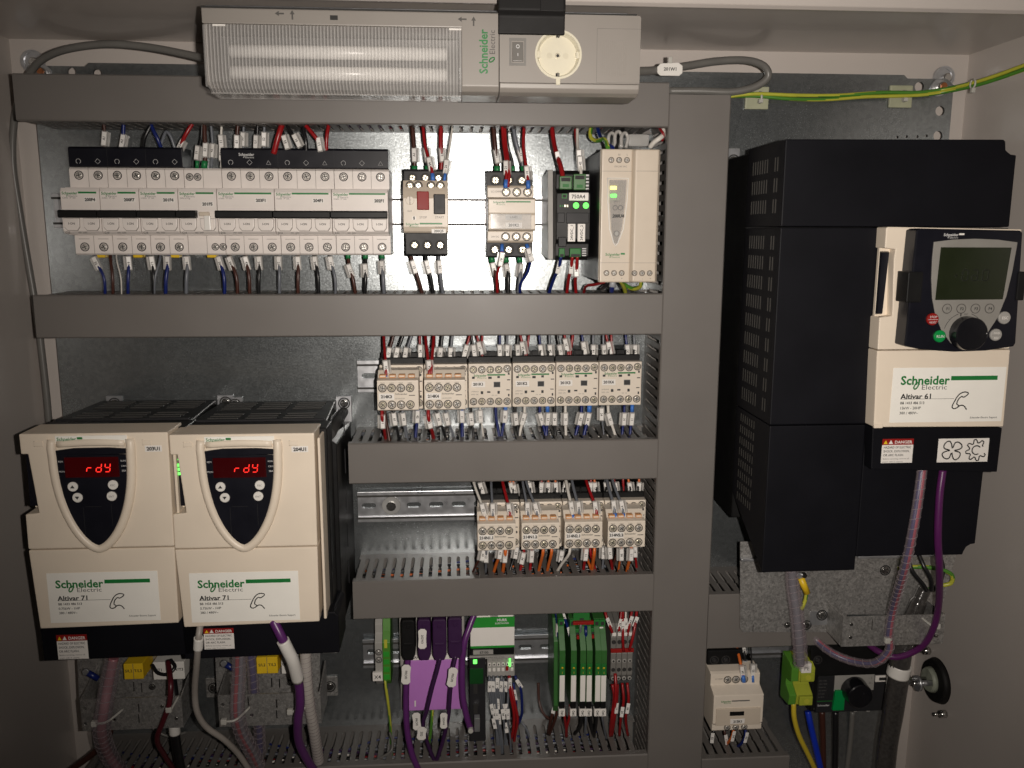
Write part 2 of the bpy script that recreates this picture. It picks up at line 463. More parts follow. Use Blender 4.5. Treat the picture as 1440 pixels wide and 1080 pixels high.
# right wall with the rotary switch grommet opening
gx, gz = 570, 0
b = MB(); b.box(569, 571.5, -760, 196, BK-2, 420, PAINT); tag(b.build('wall_right'), None, None, kind='structure')
b = MB()
b.box(-449, 569, 194, 196, BK, 150, PAINT)
b.extr([(150, 194), (170, 192.5), (174, 189), (178, 186), (182, 186), (186, 188), (192, 197), (192, 215), (150, 215)], -449, 569, PAINT, .8, 2)
tag(b.build('ceiling'), None, None, kind='structure')
b = MB(); b.box(-449, 569, -762, -760, BK, 420, PAINT); tag(b.build('floor'), None, None, kind='structure')

# mounting plate with its punched holes, flanged top edge
t = thing('mounting_plate', 'galvanised steel mounting plate behind all the switchgear', 'mounting plate', 60, -700, 0)
def circ(x, z, r, n=14): return [(x+r*math.cos(2*math.pi*k/n), z+r*math.sin(2*math.pi*k/n)) for k in range(n)]
hs = []
for px, py in ((1293, 122), (1322, 156), (1319, 191)): hs.append(circ(*at(px, py, 0), 5.2))
for px, py in ((101, 101), (137, 103)): hs.append(circ(*at(px, py, 0), 4.2))
for px, py in ((1262, 193), (1275, 192), (1290, 192), (1303, 191)): hs.append(circ(*at(px, py, 0), 1.5, 8))
b = MB()
b.holes([(-418, -700), (540, -700), (540, 158), (532, 164), (488, 164), (484, 167.5), (-362, 167.5), (-366, 164), (-410, 164), (-418, 158)], hs, -2.5, 0, ZINC)
b.build('plate', t)
b = MB(); b.box(-360, 482, 163, 167.4, -14, -2.6, ZINC); b.build('top_flange', t)

def duct(name, label, orient, u0, u1, v0, v1, dd=80, sides=(0, 1), bundle=10, bend=True, seed=1):
    mp = (lambda u, v, w: (u, v, w)) if orient == 'h' else (lambda u, v, w: (v, u, w))
    mx, mz = (((u0+u1)/2, v0) if orient == 'h' else ((v0+v1)/2, u0))
    t = thing(name, label, 'cable trunking', mx, mz, 0, 'grey slotted cable trunking')
    b = MB(); c = [mp(u, v, w) for u, v, w in ((u0, v0+.2, .3), (u1, v0+.2, .3), (u1, v1-.2, .3), (u0, v1-.2, .3), (u0, v0+.2, 2), (u1, v0+.2, 2), (u1, v1-.2, 2), (u0, v1-.2, 2))]
    b.hexa(c, DUCT_IN); b.build('base', t)
    pit = 10.0; n = int((u1-u0)/pit)
    for s in sides:
        va, vb = ((v0, v0+1.4) if s == 0 else (v1-1.4, v1))
        b = MB()
        def slab(poly, m=DUCT):
            b.loft([mp(u, va, w) for u, w in poly], [mp(u, vb, w) for u, w in poly], m)
        slab([(u0, 0), (u1, 0), (u1, 12), (u0, 12)])
        for k in range(n):
            a = u0+k*pit+1.9
            f = [(a-1.6, 12), (a+7.8, 12), (a+6.6, 14), (a+6.2, 15), (a+6.2, 40), (a+6.9, 41.5), (a+6.9, 43.5), (a+6.2, 45), (a+6.2, 69), (a+7.4, 72), (a+7.4, 77), (a-1.2, 77), (a-1.2, 72), (a, 69), (a, 45), (a-.7, 43.5), (a-.7, 41.5), (a, 40), (a, 15), (a-.4, 14)]
            slab(f)
        b.build('slotted_wall', t)
    b = MB()
    pr = [(v0-1.2, 71), (v0-1.2, dd-1.2), (v0, dd), (v1, dd), (v1+1.2, dd-1.2), (v1+1.2, 71), (v1+.1, 71), (v1+.1, dd-2), (v0-.1, dd-2), (v0-.1, 71)]
    b.loft([mp(u0, v, w) for v, w in pr], [mp(u1, v, w) for v, w in pr], DUCT)
    b.build('cover', t)
    if bundle:
        rnd = random.Random(seed); b = MB(); cs = [REDW, REDW, BLUEW, GREYW, BROWNW, BLACKW, WHITEW, BROWNW, BLACKW, GREYW, PURPLE_D, BLACKW, ORANGEW if seed != 6 else GREYW]
        for i in range(bundle):
            v = rnd.uniform(v0+5, v1-5); w = rnd.uniform(8, 48); P = []
            uu = u0+rnd.uniform(0, 25)
            while uu < u1-8:
                P.append(V(*mp(uu, min(v1-4, max(v0+4, v+rnd.uniform(-7, 7))), min(54, max(6, w+rnd.uniform(-9, 9)))))); uu += rnd.uniform(35, 60)
            if len(P) > 3: b.tube(spline(P, 3), rnd.choice([1.2, 1.4, 1.4, 2]), rnd.choice(cs), 6)
        o = b.build('wire_bundle', origin=V(mx, mz, 5))
        tag(o, 'mixed wires lying inside '+label.split(',')[0], 'wires', 'wires lying inside the trunking', 'stuff')
    return t
duct('cable_trunking', 'wide horizontal grey trunking along the top, under the lamp', 'h', -400, 209.6, 102.6, 142, bundle=9, seed=2)
duct('cable_trunking', 'horizontal grey trunking under the breaker row, over the two beige drives', 'h', -400, 209.6, -99.5, -60.5, bundle=10, seed=3)
duct('cable_trunking', 'short horizontal grey trunking under the row of six small contactors', 'h', -107, 209.6, -250.5, -210.5, bundle=12, seed=4)
duct('cable_trunking', 'short horizontal grey trunking under the bare rail and four stacked contactors', 'h', -107, 209.6, -397.5, -358, bundle=12, seed=5)
duct('cable_trunking', 'bottommost grey trunking, below the violet bus module and green relays', 'h', -400, 209.6, -608, -568, bundle=17, seed=6)
duct('cable_trunking', 'tall vertical grey trunking beside the big black drive', 'v', -700, 132, 211, 270, bundle=6, seed=7)
duct('cable_trunking', 'short grey trunking right of the vertical one, partly behind a steel plate', 'h', 271, 425, -443, -383, bundle=8, seed=8)
duct('cable_trunking', 'short grey trunking at the bottom, under the lone beige contactor', 'h', 271, 371, -620, -577, bundle=6, seed=9)

def rail(label, x0, x1, zc, bolt=None, slots=True):
    t = thing('mounting_rail', label, 'mounting rail', (x0+x1)/2, zc-17.5, 0, 'zinc top-hat mounting rails')
    b = MB()
    for s in (1, -1):
        pr = [(7.5, zc+s*17.5), (6.2, zc+s*17.5), (6.2, zc+s*14.2), (1, zc+s*13.2), (1, zc+s*11.8), (2.2, zc+s*11.8), (2.3, zc+s*12.6), (7.5, zc+s*13.2)]
        pr = [(7.5, zc+s*17.4), (6.3, zc+s*17.4), (6.3, zc+s*13.6), (1.0, zc+s*13.6), (1.0, zc+s*12.4), (7.5, zc+s*12.4)]
        b.extr(pr, x0, x1, RAIL, .35, 2)
    hs = []; x = x0+4
    while slots and x+16 < x1:
        r = 3.0; hs.append([(x+3+r*math.cos(a), zc+r*math.sin(a)) for a in [math.pi/2+k*math.pi/6 for k in range(7)]]+[(x+13+r*math.cos(a), zc+r*math.sin(a)) for a in [-math.pi/2+k*math.pi/6 for k in range(7)]])
        x += 25
    b.holes([(x0, zc-12.5), (x1, zc-12.5), (x1, zc+12.5), (x0, zc+12.5)], hs, .8, 2, RAIL)
    b.build('rail_profile', t)
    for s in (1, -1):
        q = MB(); q.box(x0, x1, zc+s*12.7-1.2, zc+s*12.7+1.0, 6.9, 7.85, mat('rail_bend_shade', (.05, .048, .045), .5, spec=.2)); q.build('bend_shade_strip', t)  # added dark strips: the dark reflection in the flange bends, put into colour
    if bolt:
        for bx in bolt:
            q = MB(); q.cyl(bx, zc, 2, 3.8, 10.5, mat('washer_zinc', (.42, .42, .41), .35, metal=.4), 24, bev=.3); q.build('washer', t)
            q = MB(); q.cyl(bx, zc, 3.4, 7.5, 5.2, STEEL, 20, bev=.6); q.cyl(bx, zc, 7.5, 7.6, 2.6, DARK, 6); q.build('bolt', t)
    return t
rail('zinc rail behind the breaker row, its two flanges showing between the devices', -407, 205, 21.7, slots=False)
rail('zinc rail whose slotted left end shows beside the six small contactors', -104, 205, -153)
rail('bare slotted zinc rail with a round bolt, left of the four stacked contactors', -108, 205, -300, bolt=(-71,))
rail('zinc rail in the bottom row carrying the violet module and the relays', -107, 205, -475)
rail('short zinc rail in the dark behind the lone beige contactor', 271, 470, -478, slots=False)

# ---------------------------------------------------------------- cables and bolts round the plate's edge
def cable(name, label, pts, r, m, n=12, k=8, m2=None, group=None, cat='cable'):
    P = spline([W(*q) if not isinstance(q, Vector) else q for q in pts], k)
    b = MB(); b.tube(P, r, m, n, m2=m2); return tag(b.build(name, origin=P[0]), label, cat, group)
cable('grey_cable', 'grey round cable arching from the top left corner to the lamp', [(33, 122, 20), (44, 100, 28), (62, 82, 40), (95, 69, 52), (150, 62, 60), (205, 66, 66), (260, 76, 80), (330, 92, 110)], 3.6, CABLEG)
gc = cable('grey_cable', 'grey round cable looping back behind the right end of the lamp', [(880, 100, 120), (920, 99, 95), (965, 93, 70), (1010, 86, 55), (1050, 85, 45), (1074, 93, 40), (1080, 108, 38), (1062, 122, 36), (1030, 129, 34), (985, 128, 30), (940, 128, 25)], 3.8, CABLEG)
cable('grey_cable', 'grey cable running down the left corner behind the trunking ends', [(31, 125, 5), (20, 170, -5), (18, 230, -10), (28, 300, -12), (38, 360, -14), (50, 430, -14), (57, 480, -14), (66, 560, -14), (73, 640, -14), (88, 760, -14)], 3.6, CABLEG)
cable('earth_wire', 'upper green and yellow earth wire crossing above the big black drive', [(1016, 137, 6), (1060, 132, 10), (1120, 134, 12), (1180, 134, 12), (1240, 130, 12), (1290, 130, 12), (1330, 125, 16), (1380, 113, 50), (1440, 92, 90), (1500, 68, 130)], 1.9, PEG, 12, 6, PEY, 'twin earth wires')
cable('earth_wire', 'lower green and yellow earth wire of the pair above the big black drive', [(1012, 136, 5), (1060, 135, 8), (1110, 139, 12), (1160, 140, 12), (1220, 136, 12), (1290, 134, 12), (1330, 129, 16), (1380, 118, 50), (1440, 98, 90), (1500, 74, 130)], 1.9, PEY, 12, 6, PEG, 'twin earth wires')
for (px, py, w, h, lab) in ((1064, 138, 18, 23, 'pale adhesive cable mount beside the grey cable loop'), (1266, 136, 18, 23, 'pale adhesive cable mount near the punched holes')):
    x, z = at(px, py, 2); t = thing('cable_mount', lab, 'cable mount', x, z-h/2, 0, 'adhesive cable mounts')
    b = MB(); b.box(x-w*.7, x+w*.7, z-h*.5, z+h*.5, .1, 4, PAD, 1.2, 2); b.build('pad', t)
    b = MB(); P = [V(x+2, z+6*math.cos(a), 6+6*math.sin(a)) for a in [k*math.pi/6 for k in range(-1, 8)]]; b.tube(P, 1.3, TIE, 6, rz=.6); b.box(x-.5, x+4, z-6, z-2, 6, 12, TIE, .5); b.build('tie', t)
x, z = at(1370, 117, 50); o = MB()
P = [V(x+1, z+4.5*math.cos(a), 46+4.5*math.sin(a)) for a in [k*math.pi/6 for k in range(12)]]; o.tube(P, 1.0, TIE, 6); o.box(x-1, x+3, z-9, z-4, 45, 49, TIE, .4)
tag(o.build('cable_tie', origin=V(x, z, 45)), 'small clear cable tie round the earth wires at the right', 'cable tie')
for (px, py, lab, sg, px2, py2) in ((1332, 107, 'round fixing bolt in the top right corner with a copper washer below', 1, 1322, 123), (42, 85, 'round fixing bolt in the top left corner behind the cable', -1, 58, 103)):
    x, z = at(px, py, -15); t = thing('corner_fixing', lab, 'bolt', x, z-10, BK, 'corner fixing bolts')
    b = MB(); b.cyl(x, z, BK, BK+4, 11.5, RAIL, 28, bev=.8); b.ring(x, z, BK+4, BK+5.5, 11.5, 8.4, RAIL, 28); b.cyl(x+2, z-1, BK+4, BK+9, 5, STEEL, 6, bev=.8); b.build('cup', t)
    x2, z2 = at(px2, py2, 4)
    b = MB(); b.cyl(x2, z2, .2, 2, 9, RAIL, 24, bev=.4); b.build('washer', t)
    b = MB(); b.cyl(x2+1, z2, 2, 9, 5.4, STEEL, 16, bev=1); b.cyl(x2+1.5, z2+1, 9, 10, 3.4, COPPER, 14, bev=.4); b.build('nut', t)

# ---------------------------------------------------------------- cabinet lamp with switch and socket
t = thing('cabinet_lamp', 'long grey cabinet lamp with ribbed lens, rocker switch and round socket', 'lamp', -20, 109, 160)
LX0, LX1, LZ0, LZ1, LD = -194, 154, 111, 173, 205
b = MB()
b.extr([(150, LZ0+8), (150, LZ1), (LD, LZ1), (LD, LZ0+6), (LD-3, LZ0+2), (LD-9, LZ0), (160, LZ0)], 8.8, 39, LAMPG, .9, 3)
b.extr([(150, LZ0+8), (150, LZ1), (LD-7, LZ1), (LD-7, LZ0+9), (LD, LZ0+9), (LD-.4, LZ0+5), (LD-3, LZ0+2), (LD-9, LZ0), (160, LZ0)], 39.4, LX1, LAMPG, .9, 3)
SKX, SKZ = at(785, 77, LD)
b.holes([(39.4, LZ0+9.2), (LX1-.8, LZ0+9.2), (LX1, LZ0+10), (LX1, LZ1-1.2), (LX1-1.2, LZ1), (39.4, LZ1)], [[(SKX+18.2*math.cos(2*math.pi*k/36), SKZ+18.2*math.sin(2*math.pi*k/36)) for k in range(36)]], LD-6.9, LD, LAMPG)
b.box(LX0, 10, LZ1-11.5, LZ1, 150, LD, LAMPG, .9, 2)
b.box(LX0, LX0+2, LZ0+5, LZ1-8, 150, LD-6, LAMPG, .5)
b.build('housing', t)
b = MB(); b.box(LX0+3, 7, LZ0+4, LZ1-12, 158, 161, mat('lamp_reflector', (.13, .125, .12), .3, metal=.3)); b.build('reflector', t)
for zz in (LZ0+19, LZ0+35.5):
    b = MB(); b.cyl(zz, 176, LX0+14, -3, 5.6, TUBE, 20, ax='x'); b.build('fluorescent_tube', t)
# ribbed lens: rounded bottom corner, fine vertical ribs
b = MB(); n = 150; x0, x1 = LX0+1.2, 8.6
prof = [(LD-1, LZ1-11.8), (LD-.2, LZ1-16), (LD-.2, LZ0+14), (LD-2, LZ0+7), (LD-7, LZ0+2.5), (LD-14, LZ0), (LD-36, LZ0)]
cols = []
for k in range(n*2+1):
    x = x0+(x1-x0)*k/(n*2); off = .55 if k % 2 else 0
    cols.append([b.bm.verts.new(V(x, zz+(off*.6 if j > 2 else 0), dd-off)) for j, (dd, zz) in enumerate(prof)])
im = b.mi(LENS); ib = b.mi(LENSB)
for k_, (a, c) in enumerate(zip(cols, cols[1:])):
    for j in range(len(prof)-1):
        f = b.bm.faces.new((a[j], c[j], c[j+1], a[j+1])); f.material_index = (im, ib)[(k_ // 2) % 2]
b.build('ribbed_lens', t)
b = MB(); b.box(LX0+1, 8.6, LZ0-.5, LZ0+.6, 165, LD-13, LENS); b.box(6.6, 8.9, LZ0+2, LZ1-12, 165, LD+.4, LENS, .5); b.box(LX0-.2, LX0+1.6, LZ0+3, LZ1-12, 165, LD-1, LENS, .5)
b.build('lens_edge', t)
for px in (470, 308, 640):
    x, z = at(px, 40, LD); q = MB(); q.box(x-3, x+3, LZ1-7.5, LZ1-4, LD-1, LD+.25, DARK) if px == 470 else q.box(x-5, x+5, LZ1-13.5, LZ1-12, LD-1, LD+.3, WHITE, .2); q.build('lens_latch' if px == 470 else 'lens_clip', t)
b = MB()
for px, py, a in ((393, 19, math.pi), (411, 21, math.pi/2), (650, 27, math.pi), (666, 30, math.pi/2)):
    x, z = at(px, py, LD); ca, sa = math.cos(a), math.sin(a)
    pts = [(-3.5, -.6), (0.5, -.6), (.5, -1.9), (3.6, 0), (.5, 1.9), (.5, .6), (-3.5, .6)]
    b.prism([(x+u*ca-v*sa, z+u*sa+v*ca) for u, v in pts], LD-.2, LD+.12, INKD)
b.build('arrow_marks', t)
b = MB()
x, z = at(676, 104, LD); S = MB()
def vtext(b, s, x, z, size, m, bold, fit): b.text(s, x, z, LD+.15, size, m, 'l', bold, rot=math.pi/2, fit=fit)
vtext(b, 'Schneider', x+2.2, z+.2, 9.5, GREEN, .025, 34); vtext(b, 'Electric', x+9.3, z+15, 6.4, INKD, 0, 18.5)
pts = [V(x+9.0+math.cos(a)*2.1, z+11+math.sin(a)*1.5+math.cos(a)*1.0, LD+.2) for a in [k*math.pi/7 for k in range(15)]]
b.tube(pts, .5, GREEN, 5, caps=False)
b.build('logo', t)
sx, sz = at(728, 73, LD)
b = MB(); b.holes([(sx-6.8, sz-10.5), (sx+6.8, sz-10.5), (sx+6.8, sz+10.5), (sx-6.8, sz+10.5)], [[(sx-5, sz-8.5), (sx+5, sz-8.5), (sx+5, sz+8.5), (sx-5, sz+8.5)]], LD-2, LD+.9, MGREY)
b.box(sx-5, sx+5, sz-8.5, sz+8.5, LD-4, LD-1.5, DARK)
sw = b.build('switch_frame', t)
b = MB(); b.hexa([(sx-4.4, sz-7.6, LD-3), (sx+4.4, sz-7.6, LD-3), (sx+4.4, sz+7.6, LD-3), (sx-4.4, sz+7.6, LD-3), (sx-4.4, sz-7.6, LD+2.6), (sx+4.4, sz-7.6, LD+2.6), (sx+4.4, sz+7.6, LD+.4), (sx-4.4, sz+7.6, LD+.4)], MGREY, .5, 2)
b.ring(sx, sz+4, LD+.2, LD+1.2, 1.5, 1.0, INKL, 14); b.box(sx-.25, sx+.25, sz-3.6, sz-1.4, LD+2, LD+2.35, INKL)
b.build('rocker', t)
cx, cz = at(785, 77, LD)
b = MB(); b.ring(cx, cz, LD-.5, LD+1.6, 19, 17.3, SOCKET, 40); b.box(cx-1.8, cx+1.8, cz-23.5, cz-18, LD-.5, LD+1.4, SOCKET, .4); so = b.build('socket_ring', t)
b = MB(); N_ = 40
A = [(cx+17.3*math.cos(2*math.pi*k/N_), cz+17.3*math.sin(2*math.pi*k/N_), LD+.6) for k in range(N_)]
B = [(cx+15.4*math.cos(2*math.pi*k/N_), cz+15.4*math.sin(2*math.pi*k/N_), LD-5) for k in range(N_)]
b.loft(A, B, SOCKET, caps=False, smooth=True)
b.cyl(cx, cz, LD-6, LD-4.6, 15.6, SOCKET, 40)
for s in (-1, 1): b.box(cx+s*15.8-1.2, cx+s*15.8+1.2, cz-2.6, cz+2.6, LD-5, LD+.3, SOCKET, .4)
b.cyl(cx-6.6, cz, LD-4.6, LD-4.4, 2.4, mat('socket_shutter', (.60, .56, .44), .3), 16); b.cyl(cx+6.6, cz, LD-4.6, LD-4.4, 2.4, MATS['socket_shutter'], 16)
b.build('socket_bowl', t)
q = MB(); q.ring(cx, cz, LD-4.7, LD-3.6, 2.3, 1.2, SCREWY, 16); q.cyl(cx, cz, LD-4.6, LD-4.2, 1.3, DARK, 10); q.build('socket_screw', t)
for s in (-1, 1):
    q = MB(); q.box(cx-1.4, cx+1.4, cz+s*15.6-1.7, cz+s*15.6+1.7, LD-5, LD-1.4, BLACK, .2); q.box(cx-.4, cx+.9, cz+s*15-1.8, cz+s*15+1.5, LD-3, LD-1, STEEL, .3); q.build('earth_clip', t)
x0, z0 = at(840, 40, LD); x1, z1 = at(900, 117, LD)
b = MB()
for (a0, a1, c0, c1) in ((x0, x1, z0-.15, z0+.15), (x0-.15, x0+.15, z1, z0), (x0, x1, z1-.12, z1+.12)): b.box(a0, a1, c0, c1, LD-.3, LD+.08, mat('lamp_groove', (.16, .15, .14), .6))
for k in range(14):
    xx = x0+4+k*1.55; b.box(xx, xx+.5, z0-36, z0-9, LD-.2, LD+.28, LAMPG)
b.build('vent_panel', t)
# black magnet clamp that holds the lamp
b = MB(); x0, _ = at(701, 30, 212); x1, _ = at(795, 30, 212)
_, z0 = at(740, 47, 212); _, z1 = at(740, 22, 212)
b.extr([(LD+.6, z0), (LD+.6, z1+30), (LD+8, z1+30), (LD+9, z1+4), (LD+5.5, z1), (LD+4.5, z0)], x0, x1, RUBBER, 1.2, 3)
b.box(x0+33, x0+52, z1+3, z1+30, LD+8, LD+9.6, RUBBER, .6, 2)
o = b.build('lamp_clamp', origin=V((x0+x1)/2, z0, LD)); tag(o, 'black clamp folded over the lamp above the socket', 'clamp')
b = MB(); b.box(-200, 150, 176, 183, 150, 172, RAIL, .6); b.box(-196, 152, 173.5, 176, 155, 198, DARK)
tag(b.build('lamp_bracket', origin=V(-20, 176, 150)), 'thin steel bracket along the top edge behind the lamp', 'bracket')
# cable tag on the grey loop
x, z = at(941, 98, 95); t = thing('cable_marker', 'white cable marker on the grey cable right of the lamp', 'cable marker', x, z-6, 95)
b = MB(); b.prism([(x-12, z-3.5), (x-9, z-6), (x+9, z-6), (x+12, z-3.5), (x+12, z+3), (x+8, z+6), (x-9, z+5), (x-12, z+2)], 97, 98.5, WPLAS, .4); b.text('201W1', x, z, 98.6, 4.2, INK, 'c', .03)
b.box(x-2, x+2, z+5, z+11, 97, 99, TIE, .4); b.build('plate', t)
# ---------------------------------------------------------------- row one: circuit breakers
MX0 = -370.2; P1 = 18.15
BRK = [(2, '200F4', 'C10', 'leftmost two-pole breaker of the row, its tag ends in F4'),
       (2, '200F7', 'C10', 'second breaker from the left, two-pole, tag ending in F7'),
       (2, '201F4', 'C16', 'third two-pole breaker from the left under the end of the short black comb cover'),
       (2, '201F5', 'C16', 'residual current breaker with a half-width black toggle and no comb cover above'),
       (3, '203F1', 'D16', 'three-pole breaker under the printed left end of the long comb cover'),
       (3, '204F1', 'D16', 'middle three-pole breaker of the three under the long comb cover'),
       (3, '202F1', 'C32', 'rightmost three-pole breaker, green ferrules on the wires below')]
CGAP = mat('cream_groove', (.20, .18, .16), .6)
x = MX0; BX = []
for i, (np_, tg, rat, lab) in enumerate(BRK):
    w = np_*P1-.5; t = thing('circuit_breaker', lab, 'circuit breaker', x+w/2, -22, 0, 'white circuit breakers on the top rail')
    prof = [(7, -22), (46, -22), (48, -20.5), (48, -3), (69, -1.5), (72, 1), (72, 38), (70, 41.5), (48, 43), (48, 60), (46, 62), (7, 62)]
    b = MB()
    for p in range(np_):
        a = x+p*P1; b.extr(prof[:4]+[(60, -2.2), (60, 42.3)]+prof[8:], a+.12, a+P1-.45 if p == np_-1 else a+P1-.12, IVORY)
    b.extr([(58, -1.8), (69, -1.5), (72, 1), (72, 38), (70, 41.5), (58, 42)], x+.1, x+w, IVORY, .35, 1)
    b.build('housing', t)
    rc = (i == 3)
    b = MB(); bw = P1 if rc else w
    b.extr([(70, 14), (79, 13.4), (80.5, 14.4), (80.5, 19.6), (79, 20.8), (70, 20.8)], x-.4, x+bw-.6, BLACK, .3)
    b.build('toggle_bar', t)
    for p in range(np_):
        a = x+p*P1
        b = MB()
        q = [(a+1.6, 13), (a+P1-2, 13), (a+P1-2.4, 5), (a+P1-4.6, 1.8), (a+4.6, 1.8), (a+2, 5)]
        b.prism([(u+(.35 if u > a+P1/2 else -.35), v+(.3 if v > 8 else -.4)) for u, v in q], 71.6, 72.15, CGAP)
        b.prism(q, 71.5, 73.3, IVORY, .5, 2)
        if not (rc and p == 1):
            b.text('I-ON', a+P1/2-.2, 8.2, 73.4, 2.9, INK, 'c', .015)
        else:
            b.box(a+6, a+12, 2, 16, 73, 76, WPLAS, .8, 2); b.box(a+1, a+11, 15.5, 19.5, 72, 75, CREAM_L, .6)
        b.build('toggle_window', t)
        if p: q = MB(); q.box(a-.22, a, -21, -3.4, 47.6, 48.12, CGAP); q.box(a-.22, a, 43.4, 61, 47.6, 48.12, CGAP); q.build('pole_seam', t)
        if rc:
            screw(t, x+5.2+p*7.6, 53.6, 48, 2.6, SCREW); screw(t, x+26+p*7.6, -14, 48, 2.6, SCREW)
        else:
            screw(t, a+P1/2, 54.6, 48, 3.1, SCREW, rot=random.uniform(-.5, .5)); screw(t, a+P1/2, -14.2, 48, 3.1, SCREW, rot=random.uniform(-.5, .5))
            q = MB(); q.box(a+4, a+P1-4, -6.6, -6.2, 47.8, 48.1, CGAP); q.build('terminal_mark', t)
    b = MB(); logo(b, x+1.6, 36.6, 72.15, 14.5, GREEN, MATS['grey_print'], bar=w-19, two=True)
    b.text('iC60N  1P 16A' if not rc else 'DPN N Vigi', x+1.8, 32.2, 72.15, 2.0, INKG, 'l'); b.text(rat, x+2, -.2, 72.15, 2.6, INK, 'l', .01); b.text('440~ 6000', x+14, -.2, 72.15, 1.9, INKG, 'l')
    b.build('lettering', t)
    b = MB(); tx = x+w-8.5-(4 if i in (4, 5) else 0)
    b.box(tx-5.6, tx+5.6, 28.2 if not rc else 24.5, 32.8 if not rc else 29, 71.8, 72.25, WHITE, .1); b.text(tg, tx, 30.6 if not rc else 26.9, 72.35, 3.9, INK, 'c', .05)
    b.build('id_label', t)
    if i < 4: q = MB(); q.box(x+w/2-4, x+w/2+5, -25, -22, 26, 36, YELLOW, .5); q.build('rail_clip', t)
    BX.append(x); x += np_*P1
for xa, n, lab, nm in ((MX0+1.6, 6, 'short black comb cover over the three leftmost breakers', 0), (BX[4]+.6, 9, 'long black comb cover with a printed maker name over three breakers', 1)):
    w = n*P1-1.5; t = thing('comb_cover', lab, 'comb cover', xa+w/2, 62.3, 20, 'black comb covers')
    b = MB(); b.extr([(20, 62.3), (49, 62.3), (50.5, 63), (50.5, 79.6), (48, 81.6), (20, 81.6)], xa, xa+w, NAVY_S, .4, 2); b.build('cover', t)
    b = MB()
    for k in range(n):
        cx = xa+P1*k+P1/2; cz = 67.6; k3 = k % (2 if n == 6 else 3)
        if k3 == 0:
            P = [V(cx+2.2*math.cos(a), cz+2.2*math.sin(a), 50.7) for a in [-1.2+j*math.pi/8 for j in range(15)]]
        else:
            nn = 4 if k3 == 1 else 3; P = [V(cx+2.5*math.cos(a), cz+2.5*math.sin(a)-(.6 if nn == 3 else 0), 50.7) for a in [math.pi/2+j*2*math.pi/nn for j in range(nn+1)]]
        b.tube(P, .22, INKL, 4)
        if k and k % (2 if n == 6 else 3) == 0: b.box(cx-P1/2-.15, cx-P1/2+.15, 63, 80, 50.4, 50.7, DKGREY)
    if nm: logo(b, xa+17, 75.2, 50.7, 15, INKL, INKL)
    o = b.build('phase_marks', t); o['kind'] = 'stuff'

# ---------------------------------------------------------------- motor circuit breaker
GX = -47.2; w = 43.2
t = thing('motor_starter', 'motor protection switch with a red stop and a black start button', 'motor starter', GX+w/2, -23, 0)
b = MB(); b.extr([(7, -23), (56, -23), (57.5, -21), (57.5, 0), (7, 0)], GX+.6, GX+w-.6, BLACK, .5, 2); b.extr([(7, 45), (57.5, 45), (57.5, 60), (56, 62), (7, 62)], GX, GX+w, DKGREY, .5, 2); b.build('terminal_block', t)['kind'] = 'stuff'
b = MB(); b.extr([(7, 0), (72, 0), (74, 1.5), (75, 6), (75, 33), (72, 40), (66, 50.5), (7, 50.5)], GX-.3, GX+w+.2, CREAM_L, .6, 2); b.build('front_housing', t)
b = MB(); b.box(GX+13.5, GX+25, 22, 39.6, 74, 79.5, RED, .8, 2); b.build('stop_button', t)
b = MB(); b.box(GX+29.5, GX+40.5, 18, 37, 74, 79, DKGREY, .8, 2); b.cyl(GX+34.8, 24, 79, 79.3, 1.8, BLACK, 14); b.build('start_button', t)
b = MB(); b.cyl(GX+6.5, 31, 74.5, 75.6, 4.2, CREAM_L, 20, bev=.3); b.box(GX+6.2, GX+6.8, 27, 35, 75.6, 75.9, CGAP); b.box(GX+8.5, GX+12, 12.5, 16, 74.8, 75.3, WHITE); b.box(GX+9.6, GX+10.8, 12.7, 15.8, 75.3, 75.5, INK); b.build('current_dial', t)
b = MB(); b.text('STOP', GX+19, 15, 75.2, 3, INKG); b.text('START', GX+35, 15, 75.2, 3, INKG); b.text('0.63', GX+6, 21, 75.2, 2.4, INKG)
logo(b, GX+2, 8.5, 75.2, 13, GREEN, GREEN, bar=22); b.text('GV2ME06', GX+w-8, 5.5, 75.2, 2.2, INKG); b.build('lettering', t)
b = MB(); b.box(GX+27, GX+41, -.2, 3.8, 74.2, 75.3, WHITE, .1); b.text('200Q5', GX+34, 1.9, 75.4, 3.3, INK, 'c', .03); b.build('id_label', t)
for k in range(3): screw(t, GX+8.5+k*12.8, 53.5, 57.5, 3.4, SCREWY); screw(t, GX+9.5+k*12.8, -12, 57.5, 3.6, SCREWY)
for k, q in enumerate((6.6, 14.6, 27, 36)): screw(t, GX+q, 45.4, 69.5, 3.0, SCREWY if k != 1 else SCREW)

